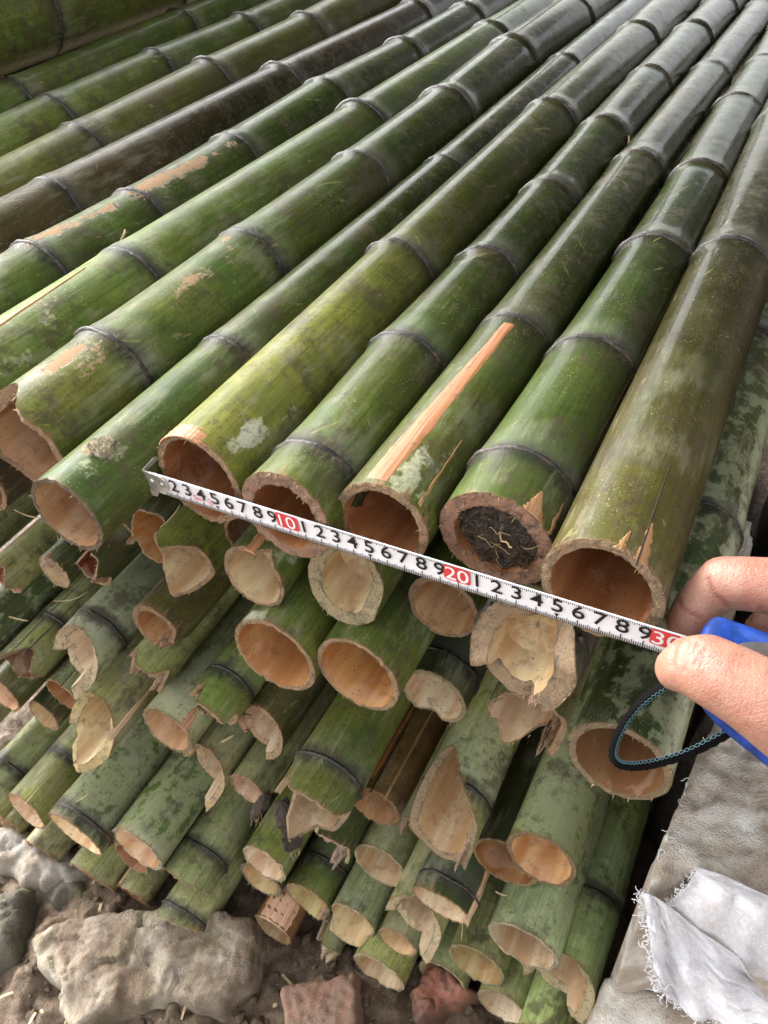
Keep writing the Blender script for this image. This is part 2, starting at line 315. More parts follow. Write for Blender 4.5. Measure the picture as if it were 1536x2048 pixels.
M = dict(skin=bamboo_skin(), cut=cut_wood(), bore=bore_wood(), node=node_black(), strip=strip_wood(),
    mud=mud_mat('wet_mud', (0.11, 0.075, 0.045), (0.22, 0.155, 0.1), 0.8, 0.35),
    bank=mud_mat('dark_earth', (0.05, 0.036, 0.025), (0.12, 0.09, 0.065), 0.8, 0.3),
    soil=mud_mat('black_soil', (0.018, 0.012, 0.007), (0.055, 0.034, 0.018), 0.55, 0.3), fibre=plain('dark_fibre', (0.07, 0.042, 0.02), .7, ns=.4, nsc=400),
    rock=stone_mat('pale_rock', (0.42, 0.35, 0.26), (0.62, 0.54, 0.43), (0.18, 0.12, 0.075), 0.3, 0.45, 0.011),
    grey=stone_mat('grey_stone', (0.24, 0.21, 0.18), (0.38, 0.35, 0.3), (0.2, 0.15, 0.1), 0.2),
    moss=stone_mat('mossy_stone', (0.1, 0.095, 0.07), (0.2, 0.18, 0.13), (0.07, 0.06, 0.04), 0.7),
    brick=stone_mat('red_brick', (0.25, 0.125, 0.08), (0.34, 0.2, 0.14), (0.2, 0.14, 0.1), 0.0, 0.6, 0.003),
    redstone=stone_mat('dark_red_stone', (0.26, 0.09, 0.055), (0.38, 0.18, 0.12), (0.12, 0.07, 0.05), 0.0),
    cement=stone_mat('hardened_cement', (0.64, 0.6, 0.53), (0.8, 0.77, 0.7), (0.4, 0.31, 0.23), 0.12, 0.8, 0.0045),
    weave=weave_mat(), thread=plain('white_plastic_thread', (0.68, 0.66, 0.66), 0.45),
    tape=plain('white_tape_enamel', (0.8, 0.78, 0.8), 0.32, ns=0.05, nsc=120),
    ink=plain('black_ink', (0.006, 0.006, 0.007), 0.45), red=plain('red_ink', (0.66, 0.05, 0.055), 0.35),
    white=plain('white_ink', (0.82, 0.8, 0.8), 0.35),
    steel=plain('worn_steel', (0.6, 0.57, 0.52), 0.36, 0.65, ns=0.35, nsc=260, bump=0.3),
    blue=plain('blue_plastic', (0.008, 0.045, 0.26), 0.45, ns=0.5, nsc=160, bump=0.25),
    silver=plain('silver_plastic', (0.2, 0.19, 0.18), 0.3, 0.6, ns=0.3, nsc=80),
    dark=plain('dark_plastic', (0.06, 0.045, 0.04), 0.35),
    strap=plain('black_webbing', (0.004, 0.0035, 0.004), 0.85, ns=0.4, nsc=1400, bump=0.8, **{'Specular IOR Level': 0.08}),
    stitch=plain('pale_blue_stitch', (0.06, 0.14, 0.16), 0.6),
    rust=plain('rusty_sheet', (.12, .07, .045), .8, ns=.4, nsc=6), timber=plain('grey_timber', (.13, .1, .075), .85, ns=.3, nsc=12),
    hand=skin_mat(), nail=plain('fingernail', (0.72, 0.48, 0.42), 0.3),
    straw=plain('dry_fibre', (0.5, 0.38, 0.2), 0.7, ns=0.3, nsc=200), root=plain('pale_root', (0.3, 0.2, 0.1), 0.7))

# ------------------------------------------------------------------ bamboo poles
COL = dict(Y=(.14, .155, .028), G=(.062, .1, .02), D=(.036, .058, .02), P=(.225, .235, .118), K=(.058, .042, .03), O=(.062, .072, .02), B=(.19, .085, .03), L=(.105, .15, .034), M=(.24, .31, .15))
TAN = (.44, .29, .16); ORG = (.33, .145, .055); PALE = (.54, .385, .24); BRN = (.24, .115, .055); CRM = (.42, .25, .13)
GROUP = 'bamboo poles lying in the pile'
class Culm: pass
def noise1(rs, kmin, kmax, th):
    o = np.zeros_like(th)
    for k in range(kmin, kmax):
        o += rs.normal() / (k ** 0.8) * np.cos(k * th + rs.uniform(0, 6.28))
    return o
def bump_sum(th, bumps):
    h = np.zeros_like(th)
    for kind, c, wd, amp in bumps:
        d = np.abs((th - math.radians(c) + math.pi) % (2 * math.pi) - math.pi) / math.radians(wd)
        if kind == 'v': h += amp * np.clip(1 - d, 0, 1)
        elif kind == 'g': h += amp * np.exp(-d * d * 1.5)
        else: h += amp * np.clip((1 - d) * 6, 0, 1)
    return h
def make_culm(key, p, slope, r, taper, nodes, L, col, props, e, label, spots=(), big=False, full=False):
    rs = np.random.RandomState(sum(ord(c_) * (i + 3) for i, c_ in enumerate(key)) % 9973)
    if not nodes and L > 0.5:
        nodes = [e.get('n0', 0.19 + 0.08 * rs.rand())]
    nodes = list(nodes); gap = 0.22 + 0.06 * rs.rand()
    if len(nodes) > 1: gap = (nodes[-1] - nodes[0]) / (len(nodes) - 1)
    while nodes and nodes[-1] + gap * 1.05 < L - 0.05:
        gap *= 1.04; nodes.append(nodes[-1] + gap)
    nodes = np.array(nodes)
    NU = 72 if big else 56
    th = np.linspace(0, 2 * math.pi, NU, endpoint=False)
    ov = 1 + 0.022 * np.cos(2 * (th - rs.uniform(0, 6.28))) + 0.008 * np.cos(3 * (th - rs.uniform(0, 6.28)))
    kx = np.concatenate([[0], np.cumsum(rs.normal(0, 1, len(nodes)) * 0.0)]) if False else rs.normal(0, .0016 if big else .0009, (len(nodes) + 2, 2))
    kx[0] = 0
    ky = np.concatenate([[-0.05], nodes, [L + .1]])
    def ax(y):
        return (slope[0] * y + np.interp(y, ky, kx[:, 0]), slope[2] * y + np.interp(y, ky, kx[:, 1]))
    na = rs.uniform(.55, 1.35, len(nodes)); nb_ = rs.uniform(.4, 1.5, len(nodes))
    def rad(y):
        R = r + taper * y
        s_ = 0.0 * y
        for yn, q1, q2 in zip(nodes, na, nb_):
            s_ = s_ + 0.024 * q1 * np.exp(-((y - yn + .001) / .0035) ** 2) + 0.016 * q2 * np.exp(-((y - yn - .009) / .0055) ** 2) + 0.026 * q2 * np.exp(-((y - yn) / .022) ** 2) - 0.012 * q1 * np.exp(-((y - yn + .012) / .007) ** 2)
        s_ = s_ + e.get('flare', 0) * np.exp(-(y / .02) ** 2)
        return np.maximum(R, .008) * (1 + s_)
    rag = e.get('rag', .0004) * .6
    h = e.get('tx', 0) * np.cos(th) * r + e.get('tz', .1) * np.sin(th) * r + bump_sum(th, e.get('b', ())) + rag * .8 * noise1(rs, 7, 28, th)
    h = h + .00035 * rs.normal(size=NU)
    if e.get('rag2'): h = h + e['rag2'] * noise1(rs, 1, 9, th)
    # outer wall
    hm = max(float(h.max()), 0) + .006
    K = 7
    ys = list(np.arange(hm + .01, .12, .012)) + list(np.arange(.12, L, .03 if L < 1.2 else .045)) + [L]
    for yn in nodes:
        ys += [yn + d for d in (-.03, -.021, -.016, -.012, -.008, -.004, -.001, .002, .005, .008, .012, .018, .026)]
    ys = sorted(y for y in set(round(y, 4) for y in ys) if y > hm + .0015 and y <= L)
    rows = [h + (hm - h) * (k / K) for k in range(K)] + [np.full(NU, hm)] + [np.full(NU, y) for y in ys]
    Y = np.array(rows); TH = np.broadcast_to(th, Y.shape)
    R = rad(Y) * ov[None, :]; axx, axz = ax(Y)
    V = np.stack([axx + R * np.cos(TH), Y, axz + R * np.sin(TH)], -1).reshape(-1, 3)
    al = (Y - h[None, :]).ravel()
    nd = np.full(Y.shape, 9.0)
    for yn in nodes:
        d = Y - yn; nd = np.where(np.abs(d) < np.abs(nd), d, nd)
    A = {'al': al, 'nd': np.minimum(np.abs(nd), .2).ravel(), 'sd': (np.clip(nd / .008, -1, 1) * np.clip(1.6 - np.abs(nd) / .05, 0, 1)).ravel()}
    for nm in ('mud', 'blo', 'yev'):
        q = np.zeros(Y.shape)
        for (kind, y0, t0, sy, st, amp) in spots:
            if kind == nm:
                dt = (TH - math.radians(t0) + math.pi) % (2 * math.pi) - math.pi
                q = np.maximum(q, amp * np.exp(-((Y - y0) / sy) ** 2 - (dt / math.radians(st)) ** 2))
        A[nm] = q.ravel()
    t = thing('bamboo_pole', label, 'bamboo pole', p, GROUP)
    wall = mesh('culm_wall', V, grid_faces(NU, len(Y), True), M['skin'], t, attrs=A)
    wall.color = (*[c_ * (0.92 + .16 * rs.rand()) for c_ in COL[col]], 1)
    for k_, v_ in zip(('p_yel', 'p_blo', 'p_mold', 'p_wet', 'p_brn'), props): wall[k_] = float(v_)
    # cut rim
    w0 = e.get('w', r * .17)
    wv = w0 * (1 + .13 * noise1(rs, 1, 4, th) + .03 * rs.normal(size=NU)); wv = np.clip(wv, w0 * .55, r * .75)
    if e.get('wb'): wv = np.clip(wv + bump_sum(th, e['wb']), .001, r * .8)
    bev = e.get('bev', 0.0) * (1 + .25 * noise1(rs, 2, 8, th)) + .00016 * noise1(rs, 4, 30, th)
    NR = 6; rr = []; ed = []
    Ro = rad(h) * ov; x0, z0 = ax(h)
    for k in range(NR + 1):
        f_ = k / NR
        rk = Ro - wv * f_ + (0.0003 if k == 0 else 0)
        yk = h + bev * f_ ** e.get('bp', 1.0) + (.0004 * rs.normal(size=NU) if 0 < k < NR else 0)
        if k == 0: yk = h + .0003
        rr.append(np.stack([x0 + rk * np.cos(th), yk, z0 + rk * np.sin(th)], -1)); ed.append(np.full(NU, abs(f_ - .45) / .55))
    rim = mesh('cut_rim', np.concatenate(rr), grid_faces(NU, NR + 1, True), M['cut'], t, attrs={'edge': np.concatenate(ed)})
    rim.color = (*e.get('cut', TAN), 1)
    # bore
    D = e.get('D', .16); ri = Ro - wv; hi = h + bev
    NB = 9; rb = []
    ri_in = ri.mean()
    for k in range(NB + 1):
        f_ = (k / NB) ** 1.3
        rk = ri + (min(ri_in * 1.04, r * .9) - ri) * min(1, f_ * 1.6) if D > .05 else ri * (1 - .12 * f_)
        yk = hi + (np.maximum(hi, D) - hi) * f_
        xx, zz = ax(yk)
        rb.append(np.stack([xx + rk * np.cos(th), yk, zz + rk * np.sin(th)], -1))
    sg = e.get('sag', .006); last = rb[-1]; cen = last.mean(0)
    NS = 6
    for k in range(1, NS + 1):
        f_ = 1 - k / (NS + .4)
        q = cen + (last - cen) * f_
        q[:, 1] = last[:, 1] * f_ + (1 - f_) * cen[1] + sg * (1 - f_ * f_) + .0006 * rs.normal(size=NU)
        rb.append(q)
    VB = np.concatenate(rb); nb = NB + 1
    bore = mesh('bore', np.concatenate(rb[:nb]), [f_[::-1] for f_ in grid_faces(NU, nb, True)], M['bore'], t)
    bore.color = (*e.get('in', ORG), 1)
    if D < .3:
        sv = np.concatenate(rb[nb - 1:]); sf = [f_[::-1] for f_ in grid_faces(NU, NS + 1, True)] + [tuple(range(NS * NU, NS * NU + NU))]
        sp = mesh('septum', sv, sf, M['bore'], t); sp.color = (*e.get('sep', e.get('in', ORG)), 1)
    # loose fibres standing on the cut edge
    if p[0] > -.7 and key not in ('T8', 'T9', 'T10', 'T11', 'T12', 'T13', 'T14', 'T15', 'T16'):
        fv = []; ff = []
        for q_ in range(64):
            a = rs.uniform(0, 6.283) if q_ % 3 else rs.normal(rs.choice([.8, 2.6, 4.2]), .25)
            i_ = int((a % 6.2832) / 6.2832 * NU) % NU; yy = h[i_]; inner = rs.rand() < .35
            rr0 = (Ro[i_] - wv[i_] * (.96 if inner else .04)); ln = .0006 + .0032 * rs.rand() ** 3; wd = (.00016 + .0003 * rs.rand()) / rr0
            y0_ = yy + (bev[i_] if inner else 0) + .0006; xx, zz = ax(yy); o_ = len(fv); dr = rs.normal(0, .35) * ln
            for (aa, yq, rq) in ((a - wd, y0_, rr0), (a + wd, y0_, rr0), (a, y0_, rr0 - .0004), (a + rs.normal(0, wd), y0_ - ln, rr0 + dr)):
                fv.append((float(xx + rq * math.cos(aa)), float(yq), float(zz + rq * math.sin(aa))))
            ff += [(o_, o_ + 1, o_ + 3), (o_ + 1, o_ + 2, o_ + 3), (o_ + 2, o_, o_ + 3)]
        tag(mesh('rim_fibres', fv, ff, M['straw'], t, smooth=False), kind='stuff')
    # sheath scar rings
    prof = [(-.0022, -.0004), (-.0015, .0007), (-.0004, .0012), (.0006, .0009), (.0012, .0001), (.002, -.0005)]
    for yn, q1 in zip(nodes, na):
        if yn > L - .03: continue
        v_ = []; wob = .0007 * noise1(rs, 1, 8, th); hgt = np.clip(q1 + .55 * noise1(rs, 1, 26, th), .0, 2.2)
        sc = min(1.0, max(.5, r / .034))
        for dy, dr in prof:
            yy = yn + dy * sc * 1.1 + wob
            rk = rad(yy) * ov + np.where(dr > 0, dr * hgt, dr) * sc
            xx, zz = ax(yy)
            v_.append(np.stack([xx + rk * np.cos(th), yy, zz + rk * np.sin(th)], -1))
        fs = [f_ for f_ in grid_faces(NU, len(prof), True) if min(yn - h[f_[0] % NU], yn - h[f_[1] % NU]) > .0025]
        if fs: mesh('node_ring', np.concatenate(v_), fs, M['node'], t)
    o = Culm(); o.t = t; o.p = Vector(p); o.ax = ax; o.rad = rad; o.ov = lambda a: np.interp(a % (2 * math.pi), np.append(th, 2 * math.pi), np.append(ov, ov[0]))
    o.h = lambda a: np.interp(a % (2 * math.pi), np.append(th, 2 * math.pi), np.append(h, h[0])); o.r = r; o.rs = rs
    def S(a, y, off=0.0):
        y = np.asarray(y, float); a = np.asarray(a, float); R_ = rad(y) * o.ov(a) + off; xx, zz = ax(y)
        return np.stack([xx + R_ * np.cos(a), y, zz + R_ * np.sin(a)], -1)
    o.S = S
    return o
def strip_on(o, name, a0, a1, y0, y1, w0, w1, col, mat='strip', off=.0006, ny=40, rag=.12, label=None):
    """A peeled or torn strip lying on the skin from (angle a0, y0) to (a1, y1); w0, w1 are its half widths in degrees."""
    nx = 7; V = []; ny = max(ny, 48)
    kn = np.linspace(0, 1, 11); e0 = np.interp(np.linspace(0, 1, ny), kn, o.rs.normal(0, 1, 11)); e1 = np.interp(np.linspace(0, 1, ny), kn, o.rs.normal(0, 1, 11))
    for j in range(ny):
        t_ = j / (ny - 1); y = y0 + (y1 - y0) * t_; c_ = math.radians(a0 + (a1 - a0) * t_)
        hw = math.radians(w0 + (w1 - w0) * t_)
        l_ = hw * max(.15, 1 + rag * e0[j] + .04 * o.rs.normal()); r_ = hw * max(.15, 1 + rag * e1[j] + .04 * o.rs.normal())
        for i in range(nx):
            s_ = i / (nx - 1); a = c_ - l_ + (l_ + r_) * s_
            edge = 0 if 0 < i < nx - 1 and 0 < j < ny - 1 else 1
            V.append(o.S(a, y, off * (1 - 2.0 * edge)))
    q = mesh(name, V, grid_faces(nx, ny), M[mat], o.t); q.color = (*col, 1)
    if label: q['label'] = label
    return q
def tongue(o, a0, a1, y0, length, taper=.3, curl=0.0, thick=.003, name='torn_flap', col=TAN, ins=.002):
    """A torn tongue of wall: straight sides along the grain and a splintered tip, solid through its thickness."""
    nx = 13; ny = 8; V = []; ed = []
    tipn = np.cumsum(o.rs.normal(0, .18, nx)); tipn -= tipn.mean(); lean = o.rs.uniform(-.5, .5)
    for side in (0, 1):
        for j in range(ny):
            t_ = j / (ny - 1)
            for i in range(nx):
                u_ = i / (nx - 1)
                ln = length * max(.25, 1 - (1 - taper) * abs(2 * u_ - 1 - lean) ** 1.5 + .35 * tipn[i] + .12 * o.rs.normal())
                a = math.radians(a0 + (a1 - a0) * (.06 * t_ + u_ * (1 - .12 * t_)))
                q = o.S(a, y0 - ln * t_, -ins - curl * t_ * t_ - thick * side * (1 - .55 * t_) + .00025 * o.rs.normal())
                V.append(q); ed.append(.45 if side else .7)
    n1 = nx * ny; F = grid_faces(nx, ny) + [tuple(k + n1 for k in f_[::-1]) for f_ in grid_faces(nx, ny)]
    loop = list(range(nx)) + [j * nx + nx - 1 for j in range(1, ny)] + [(ny - 1) * nx + i for i in range(nx - 2, -1, -1)] + [j * nx for j in range(ny - 2, 0, -1)]
    for a, b in zip(loop, loop[1:] + loop[:1]): F.append((b, a, a + n1, b + n1))
    q = mesh(name, V, F, M['cut'], o.t, attrs={'edge': np.array(ed)}, smooth=True); q.color = (*col, 1)
    q.data.polygons.foreach_set('use_smooth', [k < 2 * (nx - 1) * (ny - 1) for k in range(len(q.data.polygons))])
    return q
GEO = {
 'T1': ((-0.0335, 0.006, 0.008), (-0.006, 1, 0), 0.029, 0, [0.316, 0.6]),
 'T2': ((-0.0902, 0.0217, 0.0043), (0.0016, 1, -0.0074), 0.0303, -0.0074, [0.038, 0.155, 0.304, 0.461, 0.659]),
 'T3': ((-0.152, 0.012, 0.0015), (0.0125, 1, -0.0027), 0.0275, -0.0027, [0.18, 0.487, 0.79]),
 'T4': ((-0.2059, -0.0023, 0.0026), (0.0139, 1, 0.0001), 0.0286, 0.0001, [0.031, 0.147, 0.278, 0.413, 0.568, 0.743, 0.946]),
 'T5': ((-0.2675, 0.0038, 0.0039), (0.0136, 1, 0.0023), 0.0299, 0.0023, [0.255, 0.589, 0.91]),
 'T6': ((-0.326, -0.0475, -0.0002), (0.0119, 1, 0.0007), 0.0258, 0.0008, [0.158, 0.507, 0.852]),
 'T7': ((-0.3901, -0.015, 0.0083), (0.0128, 1, 0.0017), 0.0343, 0.0017, [0.084, 0.243, 0.421, 0.615, 0.816, 1.03]),
 'T8': ((-0.4536, -0.06, 0.0175), (0.0057, 1, -0.0091), 0.0345, 0, [0.222, 0.588, 0.947]),
 'T9': ((-0.5239, -0.06, 0.0239), (0.0072, 1, -0.0057), 0.034, 0, [0.197, 0.309, 0.456, 0.635, 0.829, 1.025]),
 'T10': ((-0.5943, -0.06, 0.0357), (0.0078, 1, -0.0118), 0.035, 0, [0.286, 0.648, 0.994]),
 'T11': ((-0.6711, -0.06, 0.0293), (0.018, 1, 0.0212), 0.036, 0, [0.396, 0.61, 0.82]),
 'T12': ((-0.7375, -0.06, 0.0523), (0.0182, 1, 0.0093), 0.03, 0, [0.433, 0.597, 0.773]),
 'T13': ((-0.8046, -0.06, 0.0635), (0.0268, 1, 0.0177), 0.029, 0, [0.44, 0.722]),
 'T14': ((-0.85, -0.1, 0.142), (0, 1, 0), 0.05, 0, [0.588]),
 'A1': ((-0.0106, 0.0009, -0.1217), (0, 1, 0), 0.029, 0, []),
 'A2': ((-0.1313, 0.0355, -0.0829), (0, 1, 0), 0.0238, 0, []),
 'A3': ((-0.066, -0.0039, -0.0504), (0, 1, 0), 0.0296, 0, []),
 'A4': ((-0.0749, 0.0368, -0.1686), (0, 1, 0), 0.0264, 0, []),
 'A5': ((-0.1855, 0.0145, -0.0629), (0, 1, 0), 0.0272, 0, []),
 'A6': ((-0.2464, 0.0013, -0.0697), (0, 1, 0), 0.0231, 0, []),
 'A7': ((-0.3313, 0.0216, -0.103), (0, 1, 0), 0.0263, 0, []),
 'A8': ((-0.231, -0.0168, -0.1215), (0, 1, 0), 0.0311, 0, []),
 'A9': ((-0.1712, -0.01, -0.1172), (0, 1, 0), 0.0289, 0, []),
 'A10': ((-0.1444, 0.0383, -0.1934), (0, 1, 0), 0.0253, 0, [0.023]),
 'A11': ((-0.4144, 0.0366, -0.125), (0, 1, 0), 0.0116, 0, []),
 'A12': ((-0.2852, 0.0435, -0.0913), (0, 1, 0), 0.0214, 0, []),
 'A12a': ((-0.3796, 0.0375, -0.1171), (0, 1, 0), 0.0241, 0, []),
 'A13': ((-0.4346, 0.011, -0.1489), (0, 1, 0), 0.0196, 0, []),
 'A14': ((-0.4754, 0.0009, -0.1619), (0, 1, 0), 0.0162, 0, []),
 'A15': ((-0.5239, -0.0152, -0.1724), (0, 1, 0), 0.0176, 0, []),
 'B0': ((-0.5656, -0.0569, -0.2385), (0, 1, 0), 0.0241, 0, []),
 'B1': ((-0.3749, 0.0019, -0.188), (0, 1, 0), 0.0244, 0, []),
 'B2': ((-0.4523, -0.0326, -0.2278), (0, 1, 0), 0.0259, 0, [0.034]),
 'B3': ((-0.3873, -0.0113, -0.2307), (0, 1, 0), 0.0199, 0, []),
 'B4': ((-0.5191, -0.0496, -0.2561), (0, 1, 0), 0.0218, 0, [0.047]),
 'B5': ((-0.5456, -0.067, -0.2922), (0, 1, 0), 0.0203, 0, []),
 'B6': ((-0.4872, -0.0446, -0.2872), (0, 1, 0), 0.0189, 0, []),
 'B7': ((-0.4414, -0.0587, -0.2942), (0, 1, 0), 0.0269, 0, []),
 'B8': ((-0.3676, -0.0351, -0.2809), (0, 1, 0), 0.0269, 0, []),
 'B9': ((-0.3207, -0.0123, -0.2435), (0, 1, 0), 0.0217, 0, [0.021]),
 'B10': ((-0.2944, -0.0032, -0.2815), (0, 1, 0), 0.0245, 0, []),
 'B12': ((-0.346, -0.0364, -0.3335), (0, 1, 0), 0.0248, 0, []),
 'B13': ((-0.3027, -0.0305, -0.3404), (0, 1, 0), 0.0191, 0, []),
 'B14': ((-0.2211, -0.0426, -0.2831), (0, 1, 0), 0.03, 0, [0.031]),
 'B15': ((-0.1927, 0.0018, -0.3352), (0, 1, 0), 0.0241, 0, []),
 'B16': ((-0.1257, 0.002, -0.3046), (0, 1, 0), 0.0284, 0, [0.023]),
 'B17': ((-0.0511, 0.0095, -0.3114), (0, 1, 0), 0.027, 0, []),
 'B18': ((-0.0802, 0.0135, -0.3574), (0, 1, 0), 0.0276, 0, []),
 'C1': ((-0.6205, -0.1256, -0.4679), (0, 1, 0), 0.0262, 0, [0.041]),
 'C1b': ((-0.5303, -0.0542, -0.3369), (0, 1, 0), 0.0189, 0, []),
 'C2': ((-0.5688, -0.1115, -0.4628), (0, 1, 0), 0.0257, 0, [0.062]),
 'C3': ((-0.4816, -0.1117, -0.4342), (0, 1, 0), 0.0331, 0, [0.012]),
 'C4': ((-0.4188, -0.0945, -0.4425), (0, 1, 0), 0.0303, 0, []),
 'C4b': ((-0.4544, -0.0936, -0.5048), (0, 1, 0), 0.0229, 0, []),
 'C5': ((-0.377, -0.0892, -0.4865), (0, 1, 0), 0.0278, 0, [0.029]),
 'C6a': ((-0.5014, -0.1213, -0.5411), (0, 1, 0), 0.029, 0, []),
 'C6b': ((-0.4523, -0.1148, -0.5485), (0, 1, 0), 0.0208, 0, []),
 'C7': ((-0.3803, -0.1156, -0.5421), (0, 1, 0), 0.0279, 0, [0.008]),
 'C8': ((-0.644, -0.1194, -0.5502), (0, 1, 0), 0.0199, 0, []),
 'C9': ((-0.5779, -0.125, -0.5468), (0, 1, 0), 0.0232, 0, []),
 'C10': ((-0.3034, -0.0478, -0.46), (0, 1, 0), 0.0247, 0, []),
 'C11': ((-0.318, -0.0512, -0.5071), (0, 1, 0), 0.0246, 0, []),
 'C12': ((-0.2648, -0.0455, -0.5109), (0, 1, 0), 0.0254, 0, [0.036]),
 'C13': ((-0.2436, -0.0085, -0.4294), (0, 1, 0), 0.0229, 0, []),
 'C14': ((-0.1989, -0.0024, -0.4551), (0, 1, 0), 0.0287, 0, []),
 'C15': ((-0.1785, 0.0323, -0.4181), (0, 1, 0), 0.0136, 0, []),
 'C16': ((-0.2133, -0.0434, -0.5052), (0, 1, 0), 0.0234, 0, []),
 'C17': ((-0.1212, -0.028, -0.3938), (0, 1, 0), 0.0272, 0, [0.014]),
 'D1': ((-0.2948, -0.0773, -0.5478), (0, 1, 0), 0.0222, 0, []),
 'D2': ((-0.2404, -0.0646, -0.553), (0, 1, 0), 0.0171, 0, []),
 'D3': ((-0.1454, -0.039, -0.4419), (0, 1, 0), 0.0266, 0, []),
 'D4': ((-0.1632, -0.044, -0.4972), (0, 1, 0), 0.0192, 0, []),
 'D5': ((-0.1777, -0.0647, -0.5422), (0, 1, 0), 0.028, 0, []),
 'D6': ((-0.1206, -0.042, -0.545), (0, 1, 0), 0.025, 0, []),
 'D7': ((-0.091, -0.0283, -0.5015), (0, 1, 0), 0.0276, 0, []),
 'D8': ((-0.0503, -0.0238, -0.4076), (0, 1, 0), 0.0295, 0, []),
 'D9': ((-0.019, -0.0216, -0.4589), (0, 1, 0), 0.0306, 0, [0.075]),
 'D10': ((-0.0611, -0.0387, -0.5454), (0, 1, 0), 0.0247, 0, []),
 'D12': ((-0.0209, -0.0525, -0.5233), (0, 1, 0), 0.0212, 0, []),
 'S1': ((-0.487, 0.085, -0.083), (0, 1, 0), 0.027, 0, []),
 'S2': ((-0.548, 0.02, -0.098), (0, 1, 0), 0.03, 0, []),
 'S4': ((-0.437, 0.08, -0.073), (0, 1, 0), 0.021, 0, []),
 'S5': ((-0.59, 0, -0.163), (0, 1, 0), 0.029, 0, []),
 'S8': ((-0.62, -0.06, -0.285), (0, 1, 0), 0.026, 0, []),
 'S9': ((-0.605, -0.09, -0.34), (0, 1, 0), 0.027, 0, []),
 'S10': ((-0.66, -0.1, -0.4), (0, 1, 0), 0.027, 0, []),
 'T15': ((-0.89, -0.1, 0.085), (0.015, 1, 0.008), 0.033, 0, []),
 'T16': ((-0.93, -0.1, 0.02), (0.01, 1, 0), 0.036, 0, []),
}
E = dict   # an end: w wall, D bore depth, tz/tx tilt, b bumps (kind, angle, half width, metres; minus sticks out), bev, rag
